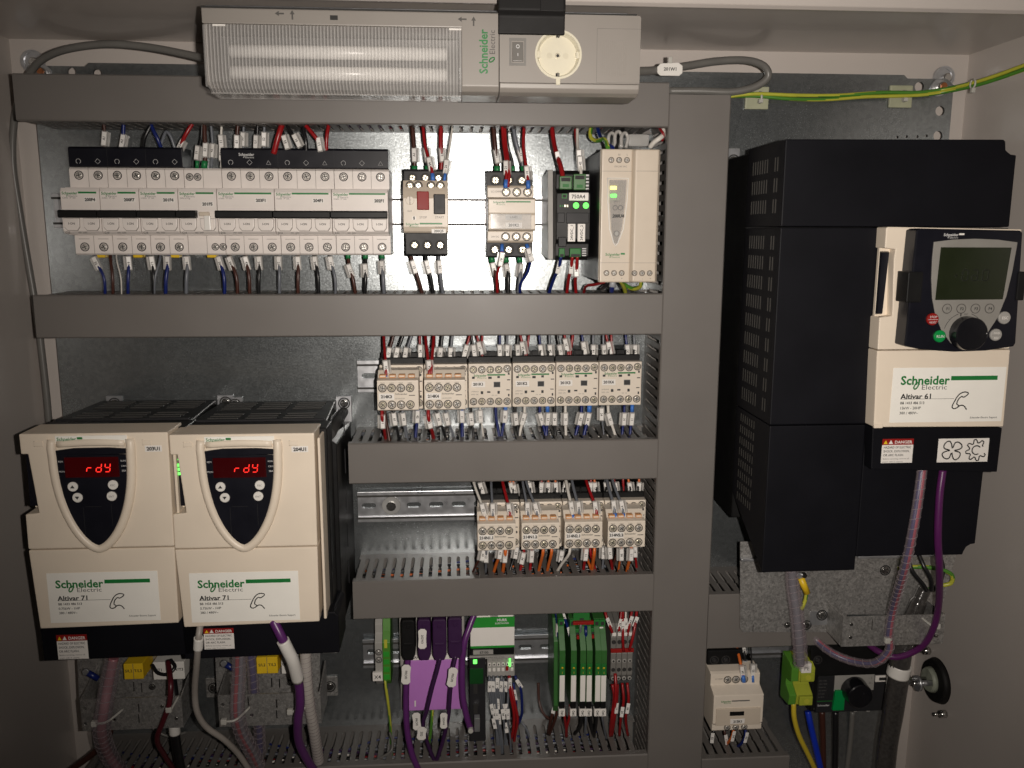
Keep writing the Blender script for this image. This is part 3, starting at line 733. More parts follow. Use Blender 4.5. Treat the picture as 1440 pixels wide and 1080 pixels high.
# ---------------------------------------------------------------- contactor of the top row
CX = 34.6; w = 46
def contactor(lab, CX, CZ, tg, top=(7, 60, 86), group=None, dark=DKGREY, name='GHI'):
    """power contactor: dark terminal blocks, cream front in three steps; CZ is its middle"""
    t = thing('power_contactor', lab, 'contactor', CX+22.5, CZ-43, 0, group)
    b = MB(); b.extr([(7, -43), (49, -43), (51, -41.5), (51, -28), (7, -28)], CX, CX+46.5, dark, .5, 2)
    b.extr([(7, 24), (51, 24), (51, 41.5), (49, 43), (7, 43)], CX, CX+46.5, dark, .5, 2)
    for v in b.bm.verts: v.co.z += CZ*.001
    b.build('terminal_block', t)['kind'] = 'stuff'
    b = MB(); b.extr([(7, CZ-28), (60, CZ-28), (62, CZ-26), (62, CZ-16.5), (82, CZ-16.5), (85, CZ-15), (85, CZ-1), (84, CZ+.5), (84, CZ+14), (80, CZ+15.5), (62, CZ+16), (62, CZ+26), (60, CZ+28), (7, CZ+28)], CX+.3, CX+46.2, CREAM_L, .7, 2); b.build('front_housing', t)
    b = MB(); logo(b, CX+5, CZ+11, 84.2, 12, GREEN, GREEN, bar=24); b.text('LC1D09BL', CX+4, CZ+22, 62.2, 2.6, INKG, 'l'); b.text('24V DC', CX+4, CZ-22, 62.2, 2.4, INKG, 'l'); b.build('lettering', t)
    b = MB(); b.box(CX+2, CX+42, CZ-14.5, CZ+.2, 85.1, 86.4, CLEAR, .5); b.box(CX+17, CX+33, CZ-6, CZ-1, 85.1, 85.4, LGREY); b.text(name, CX+25, CZ-3.2, 85.5, 3.2, INK)
    b.build('sight_cover', t)
    b = MB(); b.box(CX+17, CX+33, CZ-13.5, CZ-8.5, 85.1, 85.4, WHITE); b.text(tg, CX+25, CZ-10.8, 85.5, 3.8, INK, 'c', .04); b.build('id_label', t)
    for k in range(3):
        screw(t, CX+19+k*10.6, CZ+21.5, 62, 3.1, SCREWY); screw(t, CX+18.5+k*10.6, CZ-22, 62, 3.1, SCREWY)
        screw(t, CX+9+k*13.2, CZ+33.5, 51, 3.9, SCREWY); screw(t, CX+8.4+k*14, CZ-35, 51, 3.9, SCREWY)
    return t
contactor('grey and beige contactor in the top row between the motor switch and the black relay', CX, 18.5, '201K2', name='LA4D')

# ---------------------------------------------------------------- black electronic fuse module with green plugs
RX, RW = 100.6, 33
t = thing('fuse_module', 'black electronic module with green plugs and two green lights', 'electronic fuse', RX+RW/2, -26, 0)
b = MB(); b.extr([(7, -26), (80, -26), (84, -22), (84, -10), (90, -6), (90, 38), (84, 42), (84, 56), (80, 60), (7, 60)], RX, RX+RW, BLACK, .7, 2); b.build('housing', t)
for (a, c, z0, z1) in ((2.5, 14.5, 41.5, 54), (16, 28, 41, 56)):
    b = MB(); b.box(RX+a, RX+c, z0, z1, 82, 92, GREEN_D, .8, 2); b.box(RX+a+1.5, RX+c-1.5, z1-5, z1-1.5, 91.6, 92.3, DARK); b.box(RX+a+3, RX+c-3, z0+2, z0+5, 91.6, 92.3, GREEN_P); b.build('green_plug', t)
for (a, c) in ((3, 8.5), (13.5, 24.5)):
    b = MB(); b.box(RX+a, RX+c, -23, -14.5, 82, 90, GREEN_P, .6, 2); b.box(RX+a+1, RX+c-1, -22.5, -20, 89.7, 90.3, DARK); b.build('green_plug', t)
b = MB(); b.box(RX+12, RX+31, 31, 38.6, 89.5, 90.6, WHITE, .5, 2); b.text('750A4', RX+21, 34.9, 90.7, 5, INK, 'c', .02); b.build('id_label', t)
for a in (19, 28.6): b = MB(); b.dome(RX+a, 26.4, 90, 2.9, 2, LEDG, 18); b.build('indicator_light', t)
b = MB(); b.box(RX+5, RX+10, 33, 37.5, 90, 90.4, GREEN_P); b.box(RX+6, RX+9, 34, 36.5, 90.4, 90.6, DARK)
for k in range(4): b.box(RX+3+k*2.3, RX+4.4+k*2.3, 25, 27, 90, 90.4, SCREWY if k > 1 else GREEN_P)
b.build('small_plug', t)
b = MB(); b.box(RX+9.5, RX+31.5, 9.5, 19.5, 89, 91.5, DKGREY, .5, 2); b.build('clear_cover', t)
b = MB(); b.box(RX+1, RX+8, 10, 19.5, 89, 91.2, DKGREY, .5); b.box(RX+2, RX+10, -13, -3.5, 89, 91, DKGREY, .6); b.build('small_cover', t)
for k, tx in ((0, '24VDC_1'), (1, '24VDC_2')):
    b = MB(); b.box(RX+11.2+k*9.6, RX+18.6+k*9.6, -8, 9, 89.5, 91, WHITE, .3); b.text(tx, RX+15+k*9.6, .4, 91.1, 3.6, INK, 'c', .02, rot=math.pi/2); b.build('circuit_label', t)
b = MB()
for k in range(5):
    b.box(RX+28.8, RX+32, 41.6+k*3.2, 43.2+k*3.2, 84, 84.3, INKL)
    if k < 4: b.box(RX+26.5, RX+30.5, -22+k*2.2, -21+k*2.2, 84, 84.3, INKL)
b.build('terminal_print', t)
b = MB(); b.extr([(7, -22), (70, -26), (60, 62), (7, 58)], RX-5.5, RX-.3, LGREY, .4); b.build('side_foot', t)

# ---------------------------------------------------------------- power supply
PX0, PX1 = 138.2, 194.2
t = thing('power_supply', 'tall cream power supply with a yellow and a green light', 'power supply', 166, -46, 0)
b = MB(); b.box(PX0+.5, PX1-.5, -45, 76, 7, 116, DKGREY, .6); b.build('metal_case', t)
b = MB()
b.prism([(PX0, -46), (PX1, -46), (PX1, 77), (PX0, 77)], 112, 117.5, CREAM_L, 1)
b.prism([(PX0+.4, -45.6), (PX0+29, -45.6), (PX0+29, 76.6), (PX0+.4, 76.6)], 117, 121, CREAM_L, 1.2, 3)
b.loft([(PX0+27, -45.6, 116), (PX1-.4, -45.6, 116), (PX1-.4, 76.6, 116), (PX0+27, 76.6, 116)], [(PX0+31, -45.2, 125), (PX1-3, -45.2, 125), (PX1-3, 76.2, 125), (PX0+31, 76.2, 125)], CREAM_L, 1.5, 3)
b.build('front_housing', t)
b = MB()
for zz in (56.6, -27.5): b.box(PX0+1, PX0+28.6, zz, zz+.3, 121, 121.12, CGAP); b.box(PX0+32, PX1-3.6, zz, zz+.3, 125, 125.12, CGAP)
b.build('seams', t)
def sh(s, off=0): return [(PX0+6.5-off, 50+off), (PX0+25+off, 50+off), (PX0+24.4+off, 30), (PX0+21.5+off, 4), (PX0+17, -9), (PX0+14.6, -11.5-off), (PX0+13, -9), (PX0+9.2-off, 4), (PX0+7-off, 30)]
b = MB(); b.prism(sh(0), 120.5, 121.4, CREAM_L, .2); b.prism(sh(0, -.9), 121.4, 122.6, CLEAR, .5, 2); P = [V(a, c, 121.6) for a, c in sh(0, .4)]; b.tube(P+[P[0]], .6, WPLAS, 6); b.build('indicator_window', t)
b = MB(); b.box(PX0+8.5, PX0+14.4, 40, 43.2, 122.4, 123.2, LEDY, .3); b.build('yellow_light', t)
b = MB(); b.box(PX0+9, PX0+14.6, 33, 36, 122.4, 123.2, LEDG, .3); b.build('green_light', t)
b = MB(); b.text('200U4', PX0+16.5, 16, 122.8, 4, INK, 'c', .05, slant=.15); b.text('24VDC', PX0+15, 29.5, 122.8, 2.2, INKG)
b.ring(PX0+13.5, 23.5, 122.6, 122.8, 2.4, 1.8, INKG, 14); b.ring(PX0+18.5, 23.5, 122.6, 122.8, 2.4, 1.8, INKG, 14)
b.text('N', PX0+16.4, 71.6, 121.2, 2.6, INKG); b.text('L', PX0+24, 71.8, 121.2, 2.6, INKG); b.text('100-240 VAC', PX0+18, 61, 121.2, 2.2, INKG)
for k, s in enumerate('--+'): b.text(s, PX0+6.5+k*7.5, -42, 121.2, 3, INKG); b.text(s, PX0+33+k*7.5, -42, 125.2, 3, INKG)
logo(b, PX0+5.5, -19.5, 121.2, 14, GREEN, GREEN, bar=4); b.build('lettering', t)
b = MB(); b.ring(PX0+15.4, -.2, 122.5, 123.4, 3.0, 2.0, MGREY, 16); b.cyl(PX0+15.4, -.2, 122.4, 123, 1.9, LGREY, 14); b.build('adjuster', t)
for k in range(3):
    screw(t, PX0+9.2+k*7.3, 66.8, 121, 1.9, DKGREY if False else SCREW); screw(t, PX0+6.8+k*7.3, -37, 121, 1.9); screw(t, PX0+32.8+k*7.3, -37, 125, 1.9)

# ---------------------------------------------------------------- small contactors of rows two and three
def small_contactor(x, z0, z1, d, label, group, tg=None, plain=True):
    """45 mm control contactor; plain ones show their printed face and ten screws"""
    t = thing('small_contactor', label, 'contactor', x+22.3, z0, 0, group)
    b = MB(); b.box(x+.8, x+44, z0+2, z1+11, 7, 44, BLACK, .8); b.box(x+.2, x+44.6, z1-4, z1+6, 30, 50, BLACK, .6)
    for k in range(5): b.box(x+2.6+k*8.8, x+4.2+k*8.8, z1+2, z1+11, 44, 48, BLACK, .3)
    b.build('base', t)
    b = MB(); b.box(x+.15, x+44.6, z0, z1, 40, d, CREAM_W, .9, 2); b.build('front_housing', t)
    for k in range(5):
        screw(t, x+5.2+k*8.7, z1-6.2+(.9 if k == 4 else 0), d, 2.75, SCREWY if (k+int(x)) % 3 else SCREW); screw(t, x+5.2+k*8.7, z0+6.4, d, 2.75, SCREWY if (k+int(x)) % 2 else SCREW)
    b = MB()
    for (u, v, ww, hh) in ((41.7, 10.5, 1.8, 2.4), (41.5, 17, 3.4, 1), (41, 27.5, 3.4, .9), (41.7, 33, 1.6, 2.6)): b.box(x+u-ww/2, x+u+ww/2, z1-v-hh/2, z1-v+hh/2, d-.3, d+.12, INK)
    if plain:
        for (u, v, ww, hh) in ((5.2, 14.5, 2.8, 2.2), (22.3, 14.7, 3.6, 2.4), (31.2, 14, 2.6, 2.2), (29.5, 21.8, 6.4, 5), (14, 30.2, 2.6, 3), (21, 29.6, 3.4, 1.6), (31.2, 30, 2.4, 3)): b.box(x+u-ww/2, x+u+ww/2, z1-v-hh/2, z1-v+hh/2, d-.3, d+.12, INK)
        b.box(x+26, x+33, z1-24.8, z1-18.8, d-.2, d+.05, LGREY)
    b.build('vents', t)
    if plain:
        b = MB(); logo(b, x+5.5, z1-12.2, d+.15, 13.5, GREEN, GREEN, bar=18.5, two=True); b.text('LP4K0910', x+3, z1-29, d+.15, 1.8, INKG, 'l'); b.text('BW3  24V', x+3, z1-32, d+.15, 1.8, INKG, 'l'); b.text('NO  NC', x+27, z1-33, d+.15, 1.6, INKG, 'c'); b.build('lettering', t)
        b = MB(); b.box(x+3.2, x+17.4, z1-24.6, z1-18.4, d-.2, d+.4, WHITE, .2); b.text(tg, x+10, z1-21.2, d+.5, 4.0, INK, 'c', .045); b.build('id_label', t)
    return t
def front_block(x, z0, z1, label, group, tg, w=39, seed=0):
    """auxiliary contact block clipped on a contactor's front"""
    t = thing('contact_block', label, 'contact block', x+w/2, z0, 58, group)
    b = MB(); b.extr([(60, z0+1), (93, z0), (95, z0+1), (95, z1-.5), (93.5, z1), (86, z1+1), (78, z1+7.5), (60, z1+7.5)], x, x+w, CREAM_W, .5, 2)
    b.build('housing', t)
    for k in range(4):
        q = MB(); q.box(x+2+k*9.4, x+8.4+k*9.4, z1+1.2, z1+4.4, 80, 88.5, BRICKORANGE, .3); q.box(x+2.6+k*9.4, x+7.8+k*9.4, z1+2.2, z1+3.6, 88, 89.1, CREAM_W, .2); q.build('terminal_mouth', t)
        screw(t, x+5.2+k*9, z1-7.8, 95, 3.0, SCREWY if (k+seed) % 2 else SCREW); screw(t, x+5.2+k*9, z0+6.2, 95, 3.0, SCREW if (k+seed) % 3 else SCREWY)
    b = MB(); b.text('Schneider', x+17.5, z1-13.8, 95.15, 2.4, INK, 'l', .01, fit=12); b.box(x+31, x+37, z1-15.6, z1-14.9, 95, 95.15, INK); b.text('LA1KN22M', x+17.5, z1-18.4, 95.15, 1.9, INKG, 'l')
    for k in range(4): b.text(('53', '61', '71', '83')[k]+'NO', x+5.2+k*9, z1-2.8, 95.15, 1.7, INK); b.text(('54', '62', '72', '84')[k]+'NO', x+5.2+k*9, z0+1.9, 95.15, 1.7, INK)
    b.build('lettering', t)
    b = MB(); b.box(x+1.6, x+16.4, z0+11, z0+17.4, 94.8, 95.4, WHITE, .2); b.text(tg, x+9, z0+14.4, 95.5, 4.1, INK, 'c', .05); b.build('id_label', t)
    return t
G2 = 'small contactors of the second row'
R2 = [(-75.6, None, 'leftmost small contactor of the second row, mostly behind a contact block'), (-30.5, None, 'small contactor of the second row behind the second contact block'),
      (14.9, '201K1', 'third small contactor of the second row, first with its own printed face'), (60.4, '201K2', 'fourth small contactor of the second row, tag ending in K2'),
      (105.4, '201K3', 'fifth small contactor of the second row, tag ending in K3'), (150.6, '201K4', 'sixth small contactor of the second row, beside the vertical trunking')]
for i, (x, tg, lab) in enumerate(R2): small_contactor(x, -178.5+i*.3, -132.6+i*.3, 60, lab, G2, tg, tg is not None)
front_block(-75.2, -173, -142.3, 'left contact block of the second row, a red wire on its first terminal', 'front contact blocks', '214K3', 40.5)
front_block(-29.2, -173, -142.3, 'right contact block of the second row, with paired red wires at its corner', 'front contact blocks', '214K4', 40.5, 1)
for i, (x, tg, xx) in enumerate(((23.6, '214N1.1', 22.6), (69, '214N1.2', 67.6), (114.2, '214N2.1', 112), (159.3, '214N2.2', 156.8))):
    small_contactor(x, -331, -280.6, 60, ('first small contactor from the left in the third row, behind its block', 'second small contactor from the left in the third row', 'third small contactor from the left in the third row', 'last small contactor of the third row, by the vertical trunking')[i], 'small contactors of the third row', None, False)
    front_block(xx, -320.8, -291.6, ('leftmost of the four beige contact blocks in the third row, beside the bare rail', 'second of the four beige contact blocks in the third row', 'third of the four beige contact blocks in the third row', 'rightmost of the four beige contact blocks, by the vertical trunking')[i], 'front contact blocks', tg, 39, i)

# ---------------------------------------------------------------- beige drives
def u_curve(grow=0, n=22):
    L = []
    for k in range(n+1):
        s = -1+2*k/n; a = abs(s)**.9
        # half shield outline from the top left, round the tip, to the top right
        ang = s*math.pi/2
        zz = -193.5-(82.5+grow)*math.cos(ang)**.92; xx = math.copysign((abs(math.sin(ang))**1.25)*(29.5+grow), s) if s else 0
        L.append((-189.3+xx, zz))
    return L
t = DR = thing('motor_drive', 'beige drive with red display, right one of the pair', 'motor drive', -185, -392, 0, 'pair of beige motor drives')
b = MB()
b.loft([(-250, -388, 2), (-113, -388, 2), (-113, -204, 2), (-129, -204, 2), (-129, -180, 2), (-250, -180, 2)], [(-250, -388, 118), (-113, -388, 118), (-113, -200, 118), (-122, -194, 118), (-122, -177.5, 118), (-250, -177.5, 118)], BLACK, .8)
b.box(-249, -117, -352, -176.6, 118, 150, BLACK, .8)
b.prism([(-253, -392), (-110, -390), (-110, -353), (-113, -349), (-254, -349)], 118, 168, NAVY, 1.2, 2)
b.build('back_housing', t)
b = MB()
fr = [(-374+125, -176), (-121, -176), (-122, -279.2), (-251, -279.2), (-251, -245), (-243.5, -243.5), (-238.5, -238), (-242.5, -214), (-243.6, -192.5), (-249, -192.5)]
b.prism([(-249.4, -174.5), (-123.8, -174.5), (-124.8, -279.2), (-251, -279.2), (-250.6, -247), (-239, -246), (-241, -220), (-243.4, -192.5), (-249.2, -192.5)], 140, 180, CREAM, 1.4, 3)
b.build('upper_cover', t)
b = MB(); b.prism([(-251, -280.2), (-124.8, -280.2), (-125.6, -352.6), (-247.5, -354.5)], 140, 180, CREAM, 1.4, 3); b.build('lower_cover', t)
b = MB(); b.box(-249, -238, -245.5, -192, 150, 165, CREAM, .4); b.loft([(-250.4, -243, 165), (-239.4, -243, 165), (-241.4, -194, 165), (-250, -194, 165)], [(-250, -242, 171), (-240, -242, 171), (-243, -194.6, 171), (-249.4, -194.6, 171)], NAVY_S)
b.build('side_window', t)
q = MB()
for k in range(3): q.box(-247.8, -244.4, -205.5-k*3.9, -202.9-k*3.9, 170.6, 171.6, LEDG, .2)
q.text('LI', -246.3, -199, 171.2, 2.2, LEDG)
sl = q.build('status_lights', t)
U = u_curve(); UO = u_curve(7.5)
b = MB(); b.prism(U+[], 179, 182, NAVY_S, .5, 2)
b.prism([(-219.2, -194), (-159.6, -193), (-159.4, -188.4), (-175, -187.2), (-204, -187.4), (-219.4, -189.4)], 179, 181.8, NAVY_S, .3)
b.build('keypad', t)
kp = bpy.data.objects[[c.name for c in t.children if c.name.startswith('keypad')][-1]]
b = MB(); R_ = u_curve(3.6, 30)
P = [V(a, c, 180.2) for a, c in R_]
P = [V(-222.2, -180, 179)]+[V(-222.8, -187, 180)]+P+[V(-155.8, -187, 180)]+[V(-156.4, -180, 179)]
b.tube(spline(P, 2), 4.0, CREAM, 12, rz=4.2)
b.tube(spline([V(-218, -183.8, 180), V(-189, -182.6, 180.6), V(-160.5, -183.6, 180)], 5), 3.2, CREAM, 10, rz=2.0)
b.build('raised_rim', t)
b = MB(); b.box(-219, -158.5, -183.4, -176.5, 179.8, 180.9, STICK, .2); logo(b, -217.6, -179.2, 181.1, 16.5, GREEN, GREEN, bar=4.5); b.build('brand_strip', t)
b = MB(); b.box(-212.5, -166.5, -213.6, -195.4, 181.4, 182.3, LEDRW, .3); b.build('display', t)
dp = bpy.data.objects[[c.name for c in t.children if c.name.startswith('display')][-1]]
def seg(bm, x, z, s, segs, m, d=182.55, sl=.12, w=.42, h=7.6, wd=4.2):
    H = {'a': (0, h), 'g': (0, h/2), 'd': (0, 0)}; 
    for c in segs:
        if c in H:
            u, v = H[c]; bm.box(x+v*sl+.5, x+v*sl+wd-.5, z+v-w, z+v+w, d-.1, d+.1, m, 0)
        else:
            u = 0 if c in 'fe' else wd; v0 = h/2 if c in 'fb' else 0
            bm.hexa([(x+u-w+v0*sl, z+v0+.5, d-.1), (x+u+w+v0*sl, z+v0+.5, d-.1), (x+u+w+(v0+h/2)*sl, z+v0+h/2-.5, d-.1), (x+u-w+(v0+h/2)*sl, z+v0+h/2-.5, d-.1), (x+u-w+v0*sl, z+v0+.5, d+.1), (x+u+w+v0*sl, z+v0+.5, d+.1), (x+u+w+(v0+h/2)*sl, z+v0+h/2-.5, d+.1), (x+u-w+(v0+h/2)*sl, z+v0+h/2-.5, d+.1)], m)
b = MB(); seg(b, -194, -208.6, 1, 'eg', LEDR); seg(b, -186, -208.6, 1, 'bcdeg', LEDR); seg(b, -178.6, -208.6, 1, 'fgbcd', LEDR); b.build('ready_digits', dp)
b = MB()
for tx, x, z in (('RUN', -162.6, -199), ('CAN', -162.4, -203.6), ('ERR', -162.4, -208)): b.text(tx, x, z, 182.2, 2.2, INKL)
for tx, x, z in (('REM', -215.6, -199), ('MON', -215.2, -208)): b.text(tx, x, z, 182.2, 2.2, INKL)
b.build('keypad_print', kp)
for cx, cz, s in ((-206.8, -221.6, 'u'), (-203.6, -231.6, 'v'), (-172.6, -220.6, 'ESC'), (-174.4, -230.8, 'ENT')):
    b = MB(); b.cyl(cx, cz, 181, 183.6, 4.3, WPLAS, 24, bev=.5)
    if s in 'uv': k = 1 if s == 'u' else -1; b.prism([(cx-1.9, cz-1.2*k), (cx+1.9, cz-1.2*k), (cx, cz+1.5*k)][::k], 183.6, 183.8, INK)
    else: b.text(s, cx, cz, 183.75, 2.5, INKG)
    b.build('key', kp)
b = MB(); b.box(-200, -199.6, -272, -241, 181.8, 182.15, DKGREY); b.box(-176, -175.6, -258, -238, 181.8, 182.15, DKGREY); b.box(-198, -184, -240.4, -240, 181.8, 182.15, DKGREY); b.build('keypad_seam', kp)
for x0 in (-237.5, -146): b = MB(); b.box(x0, x0+8, -185.6, -181.2, 179.6, 180.6, CREAM, .4); b.box(x0, x0+1, -185.8, -181, 179.9, 180.15, CGAP); b.build('latch', t)
b = MB(); b.box(-144, -129.5, -191.8, -186.2, 179.9, 180.3, WHITE, .1); idl = b.build('id_label', t)
# sticker with maker, type and phone symbol; the square code is left blank
def sticker(t, x0, x1, z0, z1, d, typ, l1, l2, tilt=0):
    w = x1-x0; h = z1-z0; k = w/97
    b = MB(); b.box(x0, x1, z0, z1, d-.1, d+.25, STICK, .08); D_ = d+.4
    b.text('Schneider', x0+7*k, z1-10.5*k, D_, 10.2*k, GREEN, 'l', .028, fit=42*k)
    b.text('Electric', x0+25*k, z1-16.4*k, D_, 5.6*k, INKG, 'l', .0, fit=22*k)
    P = [V(x0+20.5*k+math.cos(a)*1.6*k+math.sin(a)*1.1*k, z1-15.2*k+math.sin(a)*2.7*k, D_) for a in [i*math.pi/7 for i in range(15)]]; b.tube(P, .62*k, GREEN, 5, caps=False)
    b.box(x0+50*k, x0+90*k, z1-10.8*k, z1-7.2*k, d, D_, GREEN)
    b.text('Altivar '+typ, x0+8*k, z1-24*k, D_, 6.2*k, INK, 'l', .028, fit=26*k)
    b.box(x0+8*k, x0+54*k, z1-26.4*k, z1-26.1*k, d, D_, INKG)
    b.text('BB 1433 486 513', x0+8*k, z1-29.5*k, D_, 3.0*k, INK, 'l', .02); b.text(l1, x0+8*k, z1-33.8*k, D_, 3.2*k, INK, 'l', .01); b.text(l2, x0+8*k, z1-38*k, D_, 3.2*k, INK, 'l', .01)
    b.text('Schneider Electric Support', x1-4*k, z1-42.5*k, D_, 2.2*k, INK, 'r', .01)
    # handset outline
    X, Z = x0+59*k, z1-28*k
    P = [V(X+u*k, Z+v*k, D_) for u, v in ((6.6, 6.8), (3, 7.2), (-1, 5), (-4, .2), (-6, -5), (-4.4, -6.8), (-1.5, -6), (-.6, -4), (-2.2, -2.8), (-1.2, 1), (1.4, 3.5), (2.8, 2.9), (4.8, 3.6), (7, 5.6), (6.6, 6.8))]
    b.tube(spline(P, 3), .5*k, INK, 4)
    b.tube(spline([V(X+u*k, Z+v*k, D_) for u, v in ((-1.2, -5.4), (1.6, -4.0), (4.2, -4.6), (6.6, -7.6))], 4), .5*k, INK, 4)
    return b.build('rating_sticker', t)
def danger(t, x0, x1, z0, z1, d):
    w = x1-x0; h = z1-z0; b = MB(); b.box(x0, x1, z0, z1, d-.1, d+.25, WHITE, .05); D_ = d+.36
    b.box(x0, x1, z1-h*.25, z1, d, D_, RED); D2 = d+.45
    b.text('DANGER', x0+w*.39, z1-h*.135, D2, h*.17, WHITE, 'l', .02, fit=w*.56)
    b.prism([(x0+w*.20, z1-h*.21), (x0+w*.34, z1-h*.21), (x0+w*.27, z1-h*.05)], d, D2, WHITE); b.prism([(x0+w*.04, z1-h*.21), (x0+w*.17, z1-h*.21), (x0+w*.105, z1-h*.06)], d, D2, YELLOW)
    for i, s in enumerate(('HAZARD OF ELECTRIC', 'SHOCK, EXPLOSION,', 'OR ARC FLASH.')): b.text(s, x0+w*.05, z1-h*(.35+i*.16), D2, h*.13, INK, 'l', .01, fit=w*(.88, .84, .66)[i])
    for i, s in enumerate(('Before servicing, remove all', 'power, wait 15 minutes.')): b.text(s, x0+w*.05, z1-h*(.82+i*.12), D2, h*.085, INKG, 'l', 0, fit=w*(.84, .66)[i])
    return b.build('danger_sticker', t)
# ventilated top
b = MB()
for j, (da, db) in enumerate(((8, 60), (70, 112))):
    for i in range(3 if j else 4):
        for c in range(3):
            x0 = -238+c*36; dd = da+6+i*((db-da-8)/(3 if j else 4)); zz = -180+2.5*dd/118; b.box(x0, x0+29, zz-.5, zz+1.1, dd, dd+3.4, mat('vent_rib_grey', (.05, .048, .045), .4)); b.box(x0, x0+29, zz-.5, zz+.45, dd+3.5, dd+7, DARK)
b.build('top_vents', t)['kind'] = 'stuff'
b = MB(); b.box(-247, -124, -178, -175.4, 112, 116, DKGREY, .5); b.build('top_rib', t)
for k in range(5):
    b = MB(); b.box(-113.2, -112.2, -365+k*40, -340+k*40, 60, 62, DKGREY); b.build('side_vent', t)
b = MB(); b.box(-122, -119.6, -352, -180, 150, 176, CREAM, .6); b.build('side_strip', t)
for xx in (-119.5, -236):
    z = -184; x = xx
    b = MB(); b.box(x-9, x+8, z-20, z+9, .3, 2.4, RAIL, .5); b.build('mounting_foot', t); screw(t, x, z+1, 3, 4.6, STEEL, 'foot_screw')
b = MB(); b.cyl(-120, -192, 5, 112, 5.2, DARK, 14); b.extr([(8, -188), (100, -186), (100, -190), (8, -196)], -126, -124.6, RAIL); b.build('fixing_channel', t)['kind'] = 'stuff'
D1 = copy_tree(DR); move(D1, -126.4, 2.5)
D1['label'] = 'beige drive with red display, left one of the pair, nearest the cabinet wall'
for ch in list(D1.children):
    if ch.name.split('.')[0] == 'status_lights':
        bpy.data.objects.remove(ch)
def idtext(t, s, dx, dz):
    for c in t.children:
        if c.name.split('.')[0] == 'id_label':
            q = MB(); q.text(s, -136.8+dx, -189+dz, 180.4, 4.4, INK, 'c', .045); q.build('lettering', c)
idtext(DR, '204U1', 0, 0); idtext(D1, '203U1', -126.4, 2.5)
sticker(DR, -240, -143, -350, -302.6, 180, '71', '0.75kW - 1HP', '380 / 480V~'); sticker(D1, -364, -267.5, -346.6, -299.4, 180, '71', '0.75kW - 1HP', '380 / 480V~')
x0, x1, z0, z1 = rect(286, 884, 330, 912, 168); danger(DR, x0, x1, z0, z1, 168)
x0, x1, z0, z1 = rect(79, 893, 125, 926, 168); danger(D1, x0, x1, z0, z1, 168)
# ---------------------------------------------------------------- the big black drive
t = BD = thing('motor_drive', 'large black drive with a graphic keypad on a cream cover', 'motor drive', 390, -312, 0)
b = MB()
b.prism([(286, 76), (482, 76), (482, -290), (286, -290)], 2, 96, BLACK, 1)
b.build('heat_sink', t)
FX0 = 285
b = MB()
b.prism([(FX0, 6.2), (FX0, 79.6), (479, 81), (481, 79.6), (482, 72), (487, 68.4), (492, 68), (492, 6.2)], 96, 190, NAVY, 1.1, 2)
b.build('upper_cover', t)
b = MB(); b.prism([(FX0, -170.6), (FX0, 5.2), (492, 5.2), (492, -170.6)], 96, 189.6, NAVY, 1.0, 2); b.build('middle_cover', t)
b = MB()
b.loft([(FX0, -171.6, 96), (FX0, -276, 96), (374, -276, 96), (374, -262, 96), (492, -262, 96), (492, -171.6, 96)],
       [(FX0, -171.6, 189.8), (FX0, -312, 189.8), (374.3, -310.8, 189.8), (374.3, -298.4, 189.8), (478, -299, 189.8), (492, -171.6, 189.8)], NAVY, .9, 2) if False else None
P = [(-171.6, 96), (-171.6, 189.8), (-311.6, 189.8), (-262, 96)]
b.loft([(FX0, z, d) for z, d in P], [(374.4, z, d) for z, d in P], NAVY, 1.0, 2)
b.build('lower_cover', t)
b = MB()
a0 = [(374.9, -171.6), (374.9, -298.4), (479, -299.2), (479.8, -296), (482, -291.5), (486, -289), (490.4, -288.4), (492, -171.6)]
b.prism(a0, 100, 189.2, NAVY, 1.0, 2)
b.build('lower_side_cover', t)
# side vents: upright slits that show the bright fins inside
VENT = mat('vent_fin', (.07, .067, .06), .38, metal=.5)
rows = [66, 48, 30]+[6-18.4*k-8 for k in range(9)]+[-176-11.5*k for k in range(8)]
for r, zz in enumerate(rows):
    b = MB(); hh = 12 if r < 12 else 7.5
    for k in range(7):
        d0 = 112+k*6.2; b.box(FX0-.35, FX0+.2, zz-hh, zz, d0, d0+1.3, VENT)
    if r < 12:
        for k in range(2): b.box(FX0-.35, FX0+.2, zz-hh, zz, 168+k*6, 169.6+k*6, VENT)
    b.build('side_vents', t)
x, z = at(1032, 226, 2); b = MB(); b.box(x-10, x+6, z-10, z+13, .3, 3, RAIL, .4); b.build('mounting_foot', t); screw(t, x-1, z, 4, 4.6, STEEL, 'foot_screw')
# cream cover
b = MB()
b.prism([(371.5, 5), (373, 6), (493, 4.2), (493, -100.3), (372, -100.3), (371.6, -72), (383, -70.6), (380.4, -22), (381.2, -13), (371.6, -12)], 188, 206, CREAM, 1.2, 2)
b.build('upper_front', t)
b = MB(); b.prism([(371.8, -101.2), (494, -101.2), (495, -171.4), (374, -170.2)], 188, 206, CREAM, 1.3, 3); b.box(374, 382, -171, -167.2, 204, 206.4, CREAM, .3); b.build('lower_front', t)
b = MB(); b.box(372, 384, -72, -12, 192, 196, CREAM, .3); b.loft([(372.4, -70, 196), (378, -70, 196), (380, -15, 196), (372.4, -15, 196)], [(372.8, -69, 199), (377.4, -69, 199), (379.4, -16, 199), (372.8, -16, 199)], NAVY_S); b.build('side_window', t)
b = MB(); b.prism([(374.4, -171.6), (496, -173), (495.4, -214.6), (376, -210)], 170, 203, NAVY, 1, 2); b.build('terminal_cover', t)
b = MB(); b.box(394.6, 400.4, 1.4, 3.2, 206, 206.3, CREAM_L); b.build('latch', t)
